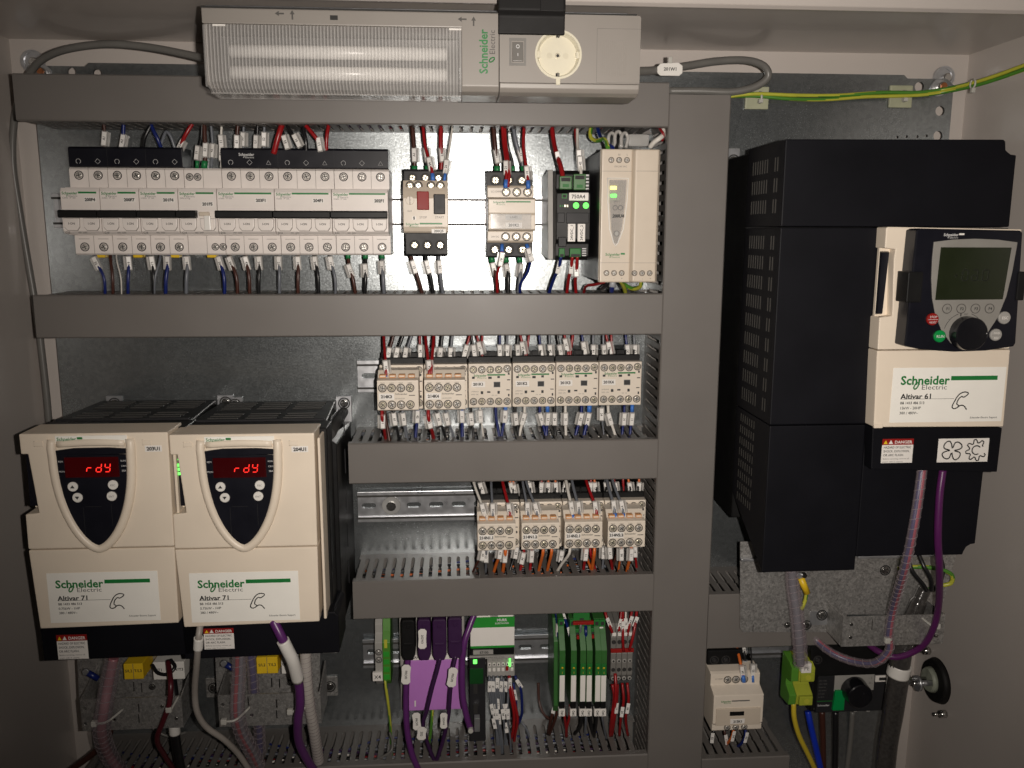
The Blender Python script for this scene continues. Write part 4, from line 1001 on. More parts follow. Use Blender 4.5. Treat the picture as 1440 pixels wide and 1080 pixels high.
x0, x1, z0, z1 = rect(1255, 515, 1409, 593, 206); sticker(t, x0+1, x1-1, z0+.5, z1-1.5, 206, '61', '15kW - 20HP', '380 / 480V~')
x0, x1, z0, z1 = rect(1241, 618, 1282, 652, 203); danger(t, x0, x1, z0+1, z1+.5, 203)
x0, x1, z0, z1 = rect(1320, 617, 1388, 649, 203)
b = MB(); b.box(x0, x1, z0, z1, 202.9, 203.3, WHITE, .05)
fx, fz = x0+(x1-x0)*.28, (z0+z1)/2; L = 9.2
for k in range(4):
    a = math.pi/4+k*math.pi/2; ca, sa = math.cos(a), math.sin(a)
    pts = [(1.5, -1.4), (5, -3.6), (8.4, -4.2), (10, -1.8), (9.4, 1.8), (6.8, 3.6), (2.2, 1.4)]
    b.tube(spline([V(fx+u*ca-v*sa, fz+u*sa*.95+v*ca, 203.45) for u, v in pts], 3), .58, INK, 4)
gx_, gz_ = x0+(x1-x0)*.76, fz
pts = []
for k in range(56):
    a = 2*math.pi*k/64+.5; r = 8.4+1.6*max(-1, min(1, 2.2*math.sin(8*(a)))); pts.append(V(gx_+r*math.cos(a), gz_+r*math.sin(a), 203.45))
b.tube(pts, .58, INK, 4)
b.tube([V(gx_+4.1*math.cos(a), gz_+4.1*math.sin(a), 203.45) for a in [.7+k*math.pi/9 for k in range(14)]], .58, INK, 4)
b.build('fan_motor_sticker', t)
# graphic keypad
b = MB(); b.prism([(388.8, 3.4), (392, 4.6), (480, 3), (482, 1), (486, -93), (484.5, -96), (460, -99.4), (432, -100.2), (402, -98), (386.6, -94.8)], 206, 224, NAVY_S, 1.6, 3); b.build('keypad', t)
kp = bpy.data.objects[[c.name for c in t.children if c.name.startswith('keypad')][-1]]
b = MB(); b.box(383.8, 397, -57.5, -31.5, 207, 225.5, BLACK, 1, 2); b.box(481, 488, -56, -31.5, 207, 225.5, BLACK, 1, 2); b.build('clip', t)['kind'] = 'stuff'
b = MB()
sh = [(404.2, -6.6)]+[(404.0, -20), (404.8, -38), (407, -54), (411, -68), (418, -82), (427, -92.5), (434, -96.4), (442, -97), (449, -94), (459.5, -83), (467, -70), (472.6, -52), (475.6, -32), (477.6, -6.8), (460, -4.6), (440, -3.8), (420, -4.6)]
b.prism(sh, 223.6, 225, mat('keypad_silver', (.25, .24, .22), .4), .4, 2); b.build('keypad_shield', t)
b = MB(); x0, x1, z0, z1 = 407.8, 471.5, -55.2, -11.4
b.prism([(409.4, -55.4), (469.4, -55), (472.6, -11.2), (410.4, -11)], 224.6, 225.5, LCD, .3)
b.build('screen', t)
b = MB()
b.box(424, 427.4, -34.9, -34.4, 225.6, 225.75, LCDT); b.box(425.5, 425.9, -36.4, -32.8, 225.6, 225.75, LCDT)
seg(b, 431, -39, 1, 'abcdef', LCDT, 225.65, .05, .5, 9, 5); seg(b, 439.5, -39, 1, 'abcdeg', LCDT, 225.65, .05, .5, 9, 5); b.box(446, 447, -39.4, -38.4, 225.6, 225.75, LCDT); seg(b, 449, -39, 1, 'abcdef', LCDT, 225.65, .05, .5, 9, 5)
b.build('lettering', t)
b = MB(); logo(b, 412.5, -.6, 224.15, 13, INKL, INKL, bar=4.5, barm=WHITE); b.build('logo', t)
for k in range(4):
    x = 420.6+k*12.6; b = MB(); b.ring(x, -62.8, 224.9, 225.4, 4.2, 3.75, INKD, 24); b.cyl(x, -62.8, 224.6, 225.6, 3.7, MATS['keypad_silver'], 22, bev=.3); b.text('F%d' % (k+1), x+.3, -62.8, 225.7, 3.4, INK, 'c', .02); b.build('function_key', t)
for cx, cz, m, s in ((404.4, -76.2, RED, 'STOP'), (410.2, -90.2, mat('run_green', (.0, .24, .05), .4), 'RUN'), (467, -76, LGREY, 'ESC'), (459.4, -90.4, LGREY, 'FWD')):
    cx, cz = at(*{'STOP': (1312, 449), 'RUN': (1322, 473), 'ESC': (1413, 447), 'FWD': (1401, 471)}[s], 226)
    b = MB(); b.cyl(cx, cz, 223.6, 226.4, 5.2 if s != 'ESC' else 5.4, m, 26, bev=.6)
    if s == 'STOP': b.text(s, cx, cz+2, 226.5, 2.7, INKL, 'c', .01); b.text('RESET', cx, cz-2.6, 226.5, 2.3, INKL, 'c', .01); b.box(cx-4.2, cx+4.2, cz-.4, cz-.1, 226.3, 226.5, INKL)
    elif s == 'FWD': b.text(s, cx, cz+1.6, 226.5, 2.4, WHITE); b.text('REV', cx, cz-2.6, 226.5, 2.4, WHITE); b.box(cx-4, cx+4, cz-.3, cz-.1, 226.3, 226.5, INKG)
    else: b.text(s, cx, cz, 226.5, 3.4, WHITE if s != 'RUN' else INKL, 'c', .01)
    b.build('key', t)
b = MB(); b.cyl(438.5, -83.6, 225, 236, 14.6, BLACK_G, 48, r1=14, bev=.8); b.dome(452-1, -83, 236, .5, .6, INKL, 8, 2); b.build('jog_dial', t)
b = MB()
b.tube([V(437+17.6*math.cos(a), -84+17.6*math.sin(a), 225.2) for a in [math.radians(110+k*7) for k in range(9)]], .22, INK, 4)
b.tube([V(437+17.6*math.cos(a), -84+17.6*math.sin(a), 225.2) for a in [math.radians(15+k*7) for k in range(9)]], .22, INK, 4)
b.box(433, 433.8, -69.5, -66, 225, 225.25, INK); b.text('ENT', 438, -67.5, 225.2, 1.8, INK); b.text('+', 448.6, -71.5, 225.2, 3, INK); b.text('-', 423, -71.5, 225.2, 3, INK)
b.build('phase_marks', t)

# ---------------------------------------------------------------- steel bracket plates
def sheet(name, label, px, d, th, m=BRACKET, holes_px=(), hr=2.2, slots=()):
    pts = [at(a, c, d) for a, c in px]
    xs = [p[0] for p in pts]; zs = [p[1] for p in pts]
    t = thing(name, label, 'steel bracket', sum(xs)/len(xs), min(zs), 0, 'steel cable brackets')
    hs = [circ(*at(a, c, d), hr, 12) for a, c in holes_px]
    for (a, c, w, h) in slots:
        x, z = at(a, c, d); hs.append([(x-w/2, z-h/2), (x+w/2, z-h/2), (x+w/2, z+h/2), (x-w/2, z+h/2)])
    b = MB(); b.holes(pts, hs, d-th, d, m); b.build('plate', t)
    return t
# under the big drive
t = sheet('cable_bracket', 'wide steel bracket under the big black drive, right of the vertical trunking', [(1041, 762), (1041, 884), (1045, 889), (1190, 889), (1190, 864), (1322, 864), (1345, 780), (1100, 760)], 86, 1.6, holes_px=((1259, 858),), slots=((1059, 884, .8, 8),))
b = MB(); P = [(86, -351), (100, -350), (100, -347), (86, -347)]; x, z = at(1041, 785, 86)
x0, z0 = at(1042, 788, 90); b.box(x0, x0+60, z0-1, z0+2, 86, 92, RAIL, .8, 2); x1, z1 = at(1206, 784, 90); b.box(x1, x1+95, z1-1, z1+2, 86, 92, RAIL, .8, 2); b.build('folded_edge', t)['kind'] = 'stuff'
for px, py, r, d in ((1156, 865, 4.4, 88), (1134, 879, 4.0, 88), (1107, 879, 2.4, 87), (1245, 802, 4.2, 88)): x, z = at(px, py, d); screw(t, x, z, d, r, STEEL, 'plate_screw')
x, z = at(1153, 868, 87); b = MB(); b.box(x-11, x+12, z-9, z+7, 86.1, 87.4, RAIL, .4); b.build('spring_clip', t)
x0, x1, z0, z1 = rect(1186, 868, 1326, 905, 124)
b = MB(); hs = [circ(*at(a, c, 124), 1.9, 10) for a, c in ((1197, 878), (1196, 896), (1315, 894), (1317, 881), (1233, 857))][:4]
hs.append([(x0+31, z1-16), (x0+32, z1-16), (x0+32, z1-3), (x0+31, z1-3)])
b.holes([(x0, z0), (x1, z0), (x1, z1), (x0, z1)], hs, 122.6, 124, BRACKET); b.build('front_lip', t)
b = MB(); b.hexa([(x0, z0, 86), (x0+1.3, z0, 86), (x0+1.3, z1, 86), (x0, z1, 86), (x0, z0, 122.6), (x0+1.3, z0, 122.6), (x0+1.3, z1, 122.6), (x0, z1, 122.6)], BRACKET); b.hexa([(x1-1.3, z0, 86), (x1, z0, 86), (x1, z1, 86), (x1-1.3, z1, 86), (x1-1.3, z0, 122.6), (x1, z0, 122.6), (x1, z1, 122.6), (x1-1.3, z1, 122.6)], BRACKET)
b.build('side_cheek', t)['kind'] = 'stuff'
for a, c in ((1197, 878), (1196, 896), (1317, 894)): x, z = at(a, c, 124); screw(t, x, z, 124, 2.2, STEEL, 'lip_screw', well=False)
# under the beige drives
for k, (ox, oy, lab) in enumerate(((0, 0, 'steel bracket under the left beige drive'), (194, -6, 'steel bracket under the right beige drive'))):
    t = sheet('cable_bracket', lab+', with a yellow terminal strip above it', [(108+ox, 915+oy), (112+ox, 1000+oy), (256+ox, 998+oy), (256+ox, 905+oy)], 60, 1.5, holes_px=((214+ox-0, 966+oy),), slots=((188+ox, 966+oy, 1.4, 11), (199+ox, 967+oy, 1.4, 11)))
    x0, x1, z0, z1 = rect(112+ox, 984+oy, 258+ox, 1023+oy, 104)
    hs = [circ(*at(a+ox, c+oy, 104), 2.0, 10) for a, c in ((119, 997), (120, 1018), (228, 993), (248, 1010), (160, 1012))]
    for a, c in ((155, 993), (195, 996), (195, 1011)): x, z = at(a+ox, c+oy, 104); hs.append([(x-.7, z-5), (x+.7, z-5), (x+.7, z+5), (x-.7, z+5)])
    b = MB(); b.holes([(x0, z0), (x1, z0), (x1, z1), (x0, z1)], hs, 102.6, 104, BRACKET); b.build('front_lip', t)
    for sx in (x0, x1-1.3):
        b = MB(); b.extr([(60, z1+12), (102.6, z1), (102.6, z0), (60, z0)], sx, sx+1.3, BRACKET); b.build('side_cheek', t)
    x, z = at(214+ox, 966+oy, 61); screw(t, x, z, 61, 2.5, STEEL, 'plate_screw')
    for a, c in ((((248, 1010)), ((228, 993)))): x, z = at(a+ox, c+oy, 104); screw(t, x, z, 104, 2.0, STEEL, 'lip_screw', well=False)
    # terminal strips
    if k == 0: x0, x1, z0, z1 = rect(173, 934, 202, 955, 90); y2 = rect(214, 932, 260, 955, 90)
    else: x0, x1, z0, z1 = rect(360, 925, 391, 947, 90); y2 = rect(395, 925, 428, 947, 90)
    q = thing('terminal_strip', 'yellow and white terminal strip under the %s beige drive' % ('left' if k == 0 else 'right'), 'terminal strip', x0, z0, 60, 'terminal strips under the drives')
    b = MB(); b.box(x0, x1, z0, z1, 60, 90, YELLOW, .6); b.box((x0+x1)/2-.25, (x0+x1)/2+.25, z0, z1, 89.9, 90.1, INKG); b.text('S/L2', x0+(x1-x0)*.26, (z0+z1)/2+1, 90.2, 4.2, INK, 'c', .02); b.text('T/L3', x0+(x1-x0)*.74, (z0+z1)/2+1, 90.2, 4.2, INK, 'c', .02); b.build('yellow_block', q)
    b = MB(); b.box(y2[0], y2[1], y2[2], y2[3], 60, 90, WPLAS, .6); b.text('U/T1', y2[0]+5, (z0+z1)/2+1, 90.2, 4.2, INK, 'c', .02); b.text('W/T3', y2[1]-6, (z0+z1)/2+1, 90.2, 4.2, INK, 'c', .02); b.build('white_block', q)
    x, z = at((131, 325)[k], (951, 939)[k], 90); t = thing('earth_lug', 'blue insulated earth lug at the foot of the %s beige drive' % ('left' if k == 0 else 'right'), 'cable lug', x, z, 80, 'blue cable lugs')
    b = MB(); b.tube([V(x-5, z+4, 90), V(x+4, z-4, 88)], 3.2, BLUEW, 10); b.build('blue_sleeve', t); q = MB(); q.cyl(x-7, z+5, 88, 91, 3.4, RAIL, 14, bev=.3); q.build('ring', t)
for px, py, lab in ((193, 978, 'a'), (190, 978, 'b')): pass
for i, (px, py) in enumerate(((192, 974), (301, 967), (464, 965), (463, 905))):
    x, z = at(px, py, 2); t = thing('steel_clip', ('small steel foot with a bolt under the left beige drive', 'steel foot and bolt between the two beige drives', 'lower steel foot right of the right beige drive', 'upper steel foot right of the right beige drive')[i], 'bracket foot', x, z-8, 0, 'steel mounting feet')
    b = MB(); b.box(x-9, x+9, z-12, z+12, .3, 2.5, BRACKET, .5); b.build('plate', t); screw(t, x, z, 3, 4.8, STEEL, 'foot_bolt')

# ---------------------------------------------------------------- bottom row: terminals, bus module, relays
x0, x1, z0, z1 = rect(526, 873, 550, 966, 48)
t = thing('terminal_block', 'slim grey and green earth terminal tagged X4 on the bottom rail', 'terminal', (x0+x1)/2, z0, 0)
xm = x0+(x1-x0)*.48
b = MB(); b.extr([(6, z0+2), (40, z0), (48, z0+8), (48, z1-26), (40, z1-18), (40, z1-8), (34, z1-2), (6, z1)], x0, xm, LGREY, .5, 2); b.build('grey_terminal', t)
b = MB(); b.extr([(6, z0+2), (40, z0), (48, z0+8), (48, z1-26), (40, z1-16), (34, z1+6), (6, z1+6)], xm+.3, x1, PEG, .5, 2)
for k in range(4): b.box(xm+1, x1-1, z0+9+k*9, z0+15+k*9, 47.6, 48.5, mat('earth_green_dark', (.03, .30, .03), .4), .3)
b.box(xm+2, x1-3, z0+46, z0+56, 47.6, 48.2, PEY, .3)
b.build('earth_terminal', t)
for k in range(2): screw(t, (x0+xm)/2, z1-37-k*9, 48, 2.6)
xx, zz = at(531, 952, 52); b = MB(); b.box(xx-5.4, xx+5.4, zz-5, zz+5, 48, 52, WHITE, .3); b.text('X4', xx, zz, 52.2, 6, INK, 'c', .01); b.build('id_label', t)

x0, x1, z0, z1 = rect(561, 868, 654, 998, 52)
t = thing('bus_module', 'violet and grey fieldbus module with four plugs', 'bus module', (x0+x1)/2, z0, 0)
b = MB(); b.box(x0, x1, z0, z1+14, 6, 49, LGREY, .8); b.build('housing', t)
b = MB(); xa, za = at(574, 934, 53); xb, zb = at(651, 997, 53); b.box(xa-4, xb, zb, za+4, 48, 53, VIOLET, .8, 2); b.box(xa+6, xa+7.6, zb+5, zb+12, 52.8, 53.2, WHITE, .1); b.build('violet_front', t)
b = MB(); b.box(xa-6, xb, za+4.3, za+11, 48, 53.2, WHITE, .3); b.text('CAN', xa+8, za+7.6, 53.3, 4, INK, 'c', .02); b.text('CODE', xb-9, za+7.6, 53.3, 4, GREEN, 'c', .02); b.build('name_strip', t)
CON = [(564, 584, 873, 925, BLACK, 'black bus plug at the left of the violet module'), (587, 606, 872, 925, PURPLE_D, 'dark violet bus plug with a white marker over it'), (608, 628, 872, 925, PURPLE_D, 'dark violet bus plug in the middle of the violet module'), (630, 650, 870, 922, PURPLE_D, 'rightmost dark violet bus plug of the violet module')]
for i, (pa, pb, qa, qb, m, lab) in enumerate(CON):
    a, c, e, f = rect(pa, qa, pb, qb, 84)
    t = thing('bus_plug', lab, 'bus plug', (a+c)/2, e, 50, 'plugs on the violet bus module')
    b = MB(); b.prism([(a+2.5, e-3), (c-2.5, e-3), (c, e+3), (c, f-2), (c-1.5, f), (a+1.5, f), (a, f-2), (a, e+3)], 54, 84, m, 1.4, 3); b.build('shell', t)
    b = MB(); b.box(a+2, c-2, e+14, e+17, 83.6, 84.6, m, .5); b.cyl((a+c)/2, f-7, 83.5, 84.6, 2.2, m, 14, bev=.4); b.build('grip', t)['kind'] = 'stuff'

def plate_tag(px, py, d, w, h, txt, label, rot=0):
    x, z = at(px, py, d); o_ = V(x, z, d)
    b = MB(); w2, h2 = w/2, h/2; c = w*.25
    pts = [(-w2+c, -h2), (w2-c, -h2), (w2, -h2+c), (w2-.6, 0), (w2, h2-c), (w2-c, h2), (-w2+c, h2), (-w2, h2-c), (-w2+.6, 0), (-w2, -h2+c)]
    b.prism([(x+u, z+v) for u, v in pts], d, d+1.4, WPLAS, .4, 2); b.text(txt, x, z, d+1.5, w*.36, INK, 'c', .02, rot=-math.pi/2)
    o = b.build('cable_marker', origin=o_); o.rotation_euler = (0, rot, 0); tag(o, label, 'cable marker', 'white cable markers')
# violet cables
def vc(label, pts, r, m=PURPLE, **k): return cable('bus_cable', label, pts, r, m, 12, 8, group='violet bus cables')
vc('thick violet cable from the black plug down into the bottom trunking', [(574, 922, 78), (572, 950, 80), (571, 990, 82), (573, 1030, 84), (580, 1062, 84), (590, 1085, 82)], 3.3)
vc('thick violet cable sweeping from the trunking above to a clamp below', [(668, 862, 60), (661, 880, 66), (653, 905, 72), (650, 940, 74), (651, 980, 76), (657, 1010, 76), (663, 1028, 74)], 3.4)
vc('thin dark violet cable crossing the violet front from the middle plug', [(619, 925, 82), (614, 945, 82), (607, 970, 82), (600, 1000, 82), (595, 1020, 80), (603, 1050, 76), (612, 1072, 74)], 2.2, PURPLE_D)
vc('thin dark violet cable from the rightmost plug past a white marker', [(641, 922, 82), (636, 945, 84), (633, 975, 84), (630, 1010, 82), (622, 1045, 78), (612, 1075, 74)], 2.2, PURPLE_D)
vc('short dark violet cable entering the second bus plug from above', [(592, 872, 74), (596, 862, 60), (600, 850, 40)], 2.2, PURPLE_D)
for px, py, d, w, h, tx, lab, ro in ((594, 898, 90, 9, 22, '202W3', 'upright white marker over the second bus plug', .02), (571, 948, 88, 10, 22, 'PROFI', 'white marker on the thick violet cable below the black plug', .06), (636, 952, 90, 10, 22, 'PROFI', 'white marker on the thin cable below the rightmost plug', .14), (586, 1014, 86, 9, 20, 'PROFI', 'left white marker hanging below the violet module', -.05), (593, 1031, 90, 10, 15, '202', 'short white marker overlapping the one below the violet module', .1), (624, 1013, 86, 8, 18, '202W4', 'right white marker hanging below the violet module', .02)):
    plate_tag(px, py, d, w, h, tx, lab, ro)
x, z = at(667, 1022, 78); b = MB(); b.cyl(x-4, z-3, 74, 82, 3, TIE, 12, bev=.6); b.box(x, x+6, z-5, z+11, 72, 80, RAIL, .6, 2); tag(b.build('cable_clamp', origin=V(x, z, 74)), 'small steel clamp gripping the end of the sweeping violet cable', 'clamp')

# relay interface with green and white label carrier
x0, x1, z0, z1 = rect(661, 866, 724, 925, 60)
t = thing('bus_coupler', 'bus coupler with a green and white label carrier on top', 'bus coupler', (x0+x1)/2, z0-70, 0)
b = MB(); b.box(x0, x1, z0-2, z1+3, 6, 50, BLACK, .8); b.build('housing', t)
b = MB(); b.box(x0+.3, x1-.5, z0+14, z1-3, 54, 60, WHITE, .3); b.box(x0+.3, x1-.5, z1-14, z1-2, 59.6, 60.3, mat('carrier_green', (.02, .25, .03), .4)); b.box(x0+.3, x1-.5, z0+12.6, z0+15, 59.6, 60.3, MATS['carrier_green'])
b.text('MURR', x1-14, z1-5.6, 60.5, 4, INKL, 'c', .04); b.text('ELEKTRONIK', x1-14, z1-9.4, 60.5, 2.6, INKL, 'c', .02); b.build('label_carrier', t)
b = MB(); b.box(x0+3, x0+25, z0+5, z0+10, 58, 60.4, LGREY, .3); b.text('57100', x0+15, z0+7.6, 60.6, 3.8, INK, 'c', .03); b.box(x0-1, x1-1, z0, z0+3.6, 58, 61, LGREY, .4); b.text('DIGITAL INPUT 8 DI  24 VDC', (x0+x1)/2, z0+1.9, 61.1, 2, INK)
b.build('name_strip', t)
b = MB(); b.box(x0+4, x0+22, z1-2.5, z1+.6, 54, 60, WHITE, .3); b.box(x0+30, x1-2, z1-2.5, z1+.6, 54, 60, WHITE, .3); b.build('clip_strip', t)['kind'] = 'stuff'
a, c, e, f = rect(660, 926, 683, 1042, 62)
b = MB(); b.box(a, c, e, f, 6, 62, DKGREY, 1, 2); b.box(a+4, a+9, f-66, f-54, 61.6, 62.2, DARK, .3); b.box(a+4, a+9, f-42, f-30, 61.6, 62.2, DARK, .3); b.build('tall_housing', t)
x, z = at(668, 931, 63); b = MB(); b.box(x-2, x+2.2, z-2.4, z+2.4, 61.5, 63, LEDG, .4); b.build('green_light', t)
b = MB(); b.box(x-6, x+9, z-26, z-8, 61.5, 63.2, mat('dim_green_window', (.01, .06, .015), .2), .5); b.build('green_window', t)
a, c, e, f = rect(685, 924, 724, 952, 50)
b = MB(); b.box(a, c, e, f+4, 6, 48, LGREY, .6)
b.build('terminal_body', t)
for r in range(3):
    for k in range(6):
        q = MB(); q.box(a+1+k*5, a+4.4+k*5, f-5-r*6.4, f-1-r*6.4, 48, 50.4, WPLAS if r else LGREY, .6); 
        if r == 1: q.box(a+2+k*5, a+3.4+k*5, f-10, f-8, 50.3, 50.6, DARK)
        q.build('clamp_lever', t)
x, z = at(717, 934, 52); b = MB(); b.box(x-.8, x+.8, z-3, z+9, 50.4, 51.8, LEDG); b.build('status_light', t); 
b = MB(); b.box(x-4.6, x-1.4, z-8, z-3, 50, 52, RED, .4); b.build('red_lever', t)

# green relays
cols = [789, 809, 821, 829, 843, 852]
RL = ['leftmost green relay module, a gap beside it', 'second green relay module', 'third green relay module, paired with the fourth', 'fourth green relay module', 'fifth green relay module', 'rightmost green relay module, nearest the grey terminals']
for i, (pa) in enumerate((786, 802, 815, 824, 836, 844)):
    x0, z0 = at(pa, 987, 78); _, z1 = at(pa, 905, 78); w = 6.4
    t = thing('relay_module', RL[i], 'relay', x0+w/2, z0-6, 0, 'slim green relay modules')
    b = MB(); b.extr([(6, z0-10), (70, z0-8), (78, z0), (78, z1-22), (78, z1-8), (68, z1+6), (62, z1+14), (62, z1+21), (40, z1+22), (6, z1+22)], x0, x0+w, GREEN_D, .3); b.build('housing', t)
    b = MB(); b.box(x0+.4, x0+w-.4, z0+.5, z0+31, 77.6, 78.8, WHITE, .3); b.build('label_strip', t)
    b = MB(); b.box(x0+.4, x0+w-.4, z0+31.5, z0+45, 77.6, 79.2, GREEN_P, .3); b.dome(x0+w/2, z0+40, 79, 1.5, .6, YELLOW, 12, 2); b.text('i', x0+w/2, z0+35, 79.3, 4, YELLOW); b.build('relay_cap', t)
    b = MB(); b.box(x0+.3, x0+w-.3, z0-8, z0, 70, 78.4, BLACK, .4); b.build('black_foot', t)
    b = MB(); b.box(x0, x0+w, z1+13, z1+20.6, 60, 64.5, GREEN_P, .4); b.box(x0+1.4, x0+w-1.4, z1+14.4, z1+18.6, 64.2, 64.8, DARK); b.build('wire_entry', t)
    b = MB(); b.box(x0-.2, x0+w+.4, z0-17, z0-8.6, 72, 79, WHITE, .5); b.text('24Q', x0+w/2, z0-12.8, 79.2, 3.4, INK, 'c', .03, rot=math.pi/2); b.build('id_label', t)
x0, z0 = at(779, 1000, 60); x1, z1 = at(784, 866, 40)
t = thing('relay_module', 'wide darker green relay side at the left end of the relay row', 'relay', x0, z0, 0)
b = MB(); b.extr([(6, z0+8), (60, z0), (66, z0+10), (60, z1-20), (44, z1), (6, z1)], x0-1, x0+4.6, GREEN_D, .4); b.build('housing', t)
b = MB(); b.box(x0+4.6, x0+5.4, z0+20, z0+50, 20, 60, GREEN_P, .2); b.build('side_rib', t)
for i, (px, py) in enumerate(((818, 873), (813, 893), (835, 892))):
    x, z = at(px, py, 66); q = thing('relay_socket', ('tall green socket between the red jumper bars', 'small green wire entry under the red bar, left one', 'small green wire entry under the red bar, right one')[i], 'relay socket', x, z-6, 0, 'green sockets above the relays')
    b = MB(); hw = 9 if i == 0 else 4.2; b.box(x-hw, x+hw, z-5, z+(14 if i == 0 else 6), 6, 64, GREEN_P, .8, 2); b.build('body', q); b = MB(); b.box(x-2, x+2.6, z-3, z+2, 63.8, 64.4, DARK); b.build('opening', q)
for i, (a, c, y) in enumerate(((806, 835, 877), (811, 821, 897), (832, 842, 896))):
    x0, z0 = at(a, y, 68); x1, _ = at(c, y, 68); b = MB(); b.box(x0, x1, z0-1.8, z0+1.8, 64, 68, RED, .5, 2)
    tag(b.build('jumper_bar', origin=V(x0, z0, 64)), ('long red jumper bar across the green relay tops', 'short red jumper bar, left of the two', 'short red jumper bar, right of the two')[i], 'jumper', 'red jumper bars')
# grey stacked terminals
x0, x1, z0, z1 = rect(860, 876, 889, 958, 52)
t = thing('terminal_block', 'four grey stacked terminals with a red stripe, right of the relays', 'terminal', (x0+x1)/2, z0, 0)
w = (x1-x0)/4
for k in range(4):
    b = MB(); b.extr([(6, z0), (46, z0), (52, z0+8), (52, z0+34), (50, z0+36), (50, z1-18), (40, z1-6), (6, z1)], x0+k*w+.1, x0+(k+1)*w-.2, MGREY, .4); b.build('terminal', t)
    for j in range(5):
        zz = z0+4+j*10.5 if j < 3 else z0+16+j*10.5
        b = MB(); b.cyl(x0+(k+.5)*w, zz, 51, 52.5, 2.3, DARK if j % 2 else LGREY, 14, bev=.3); b.cyl(x0+(k+.5)*w, zz, 52.5, 52.8, 1.2, DARK, 10); b.build('wire_hole', t)
    b = MB(); b.box(x0+k*w+.8, x0+(k+1)*w-.8, z0+55, z0+59, 51, 53.4, WPLAS, .5); b.build('lever', t)
b = MB(); b.box(x0-.5, x1+.5, z0+36, z0+40.4, 51.6, 54.4, RED, .5, 2); b.build('red_stripe', t)

# ---------------------------------------------------------------- lower right: lone contactor, earth block, main switch
x0, x1, z0, z1 = rect(1004, 954, 1070, 1026, 85)
t = thing('power_contactor', 'lone beige contactor at the bottom between the trunkings', 'contactor', (x0+x1)/2, z0, 0)
zt = z1
b = MB(); b.extr([(52, z0+1), (84, z0), (86, z0+2), (86, z0+9), (88, z0+11), (88, z0+44), (74, zt-14), (74, zt-2), (70, zt), (52, zt+2)], x0, x1, CREAM_W, .8, 2); b.box(x0+1, x1-1, z0+2, zt+2, 7, 52, BLACK, .5); b.build('front_housing', t)
b = MB(); b.box(x0+3, x1-3, z0+9, z0+29, 87, 89.4, CREAM_L, .7, 2); b.box(x0+18, x0+34, z0+20.5, z0+25.5, 89, 89.6, BLACK, .2); b.box(x0+19, x0+35, z0+11, z0+16.6, 89, 89.6, WHITE, .2); b.text('213K1', x0+27, z0+13.8, 89.8, 3.8, INK, 'c', .04); b.build('front_cover', t)
b = MB(); logo(b, x0+8, z0+37, 88.3, 11.5, GREEN, GREEN, bar=20, barm=INKG); b.text('LC1D09', x0+5, zt-7, 74.3, 2.4, INKG, 'l'); b.build('lettering', t)
for k in range(3): screw(t, x0+19+k*9.4, zt-8.4, 74, 3.1, SCREW); screw(t, x0+17+k*9.6, z0+4.6, 86, 2.6, SCREW)
b = MB(); b.box(x0-1, x1-16, zt+3, zt+20, 7, 62, BLACK, 1); b.build('rear_block', t)
for k in range(2): screw(t, x0+7+k*13, zt+9, 62, 3.6, DKGREY)
# yellow-green earth block
x0, x1, z0, z1 = rect(1112, 933, 1141, 990, 80)
t = thing('earth_block', 'large yellow and green earth block with a white PE tag', 'terminal', (x0+x1)/2, z0, 0)
PG = mat('earth_block_green', (.09, .26, .03), .35); PYl = mat('earth_block_yellow', (.36, .40, .04), .35)
b = MB(); b.extr([(56, z0-2), (60, z0-2), (80, z0), (82, z0+12), (70, z0+20), (70, z0+26), (84, z0+30), (84, z1-4), (76, z1), (60, z1+3), (56, z1+3)], x0, x0+8, PG, .8, 2); b.build('green_half', t)
b = MB(); b.extr([(56, z0-2), (60, z0-2), (80, z0), (82, z0+12), (70, z0+20), (70, z0+26), (84, z0+30), (84, z1-4), (76, z1), (60, z1+3), (56, z1+3)], x0+8.3, x1, PYl, .8, 2); b.build('yellow_half', t)
for zz in (z0+7, z0+35): b = MB(); b.box(x0+10, x1-1.5, zz-5, zz+5.5, 82, 86, PYl, .8, 2); b.cyl((x0+x1)/2+5, zz, 86, 86.4, 3, PEY, 16); b.build('clamp', t)
xx, zz = at(1135, 940, 90); b = MB(); b.box(xx-6, xx+5, zz-5.6, zz+5.4, 84, 90, WHITE, .4); b.text('PE', xx-.4, zz, 90.2, 6, INKG, 'c', .01); b.build('id_label', t)
# main switch
x0, x1, z0, z1 = rect(1146, 936, 1262, 1004, 60)
t = thing('main_switch', 'black main switch with a round knob and a green field', 'switch', (x0+x1)/2, z0, 0)
b = MB(); b.box(x0, x1, z0+4, z1+20, 6, 56, BLACK, 1.5, 2); b.build('body', t)
b = MB(); a_, z_ = at(1142, 898, 76); c_, y_ = at(1252, 948, 76); b.prism([(a_, y_+6), (a_+6, y_), (c_-3, y_), (c_, y_+5), (c_, z_), (a_, z_)], 50, 76, BLACK, 1.5, 3); b.build('upper_body', t)
b = MB(); a_, c_, e, f = rect(1152, 953, 1262, 1000, 64); b.box(a_, c_, e, f, 56, 62, DKGREY, .8); b.build('front_plate', t)
b = MB(); a_, c_, e, f = rect(1175, 951, 1229, 971, 64); b.box(a_, c_, e, f, 61.5, 63, LGREY, .2); b.text('- 1', c_-5, f-4, 63.2, 3.4, INK); b.text('O -', c_-4, f-10, 63.2, 3.2, INK); b.build('legend_plate', t)
b = MB(); a_, c_, e, f = rect(1173, 972, 1187, 999, 66); b.prism([(a_, e), (c_, e), (c_, f-3), (c_-3, f), (a_+2, f)], 62, 66, mat('field_green', (.0, .26, .06), .4), .4); b.build('green_field', t)
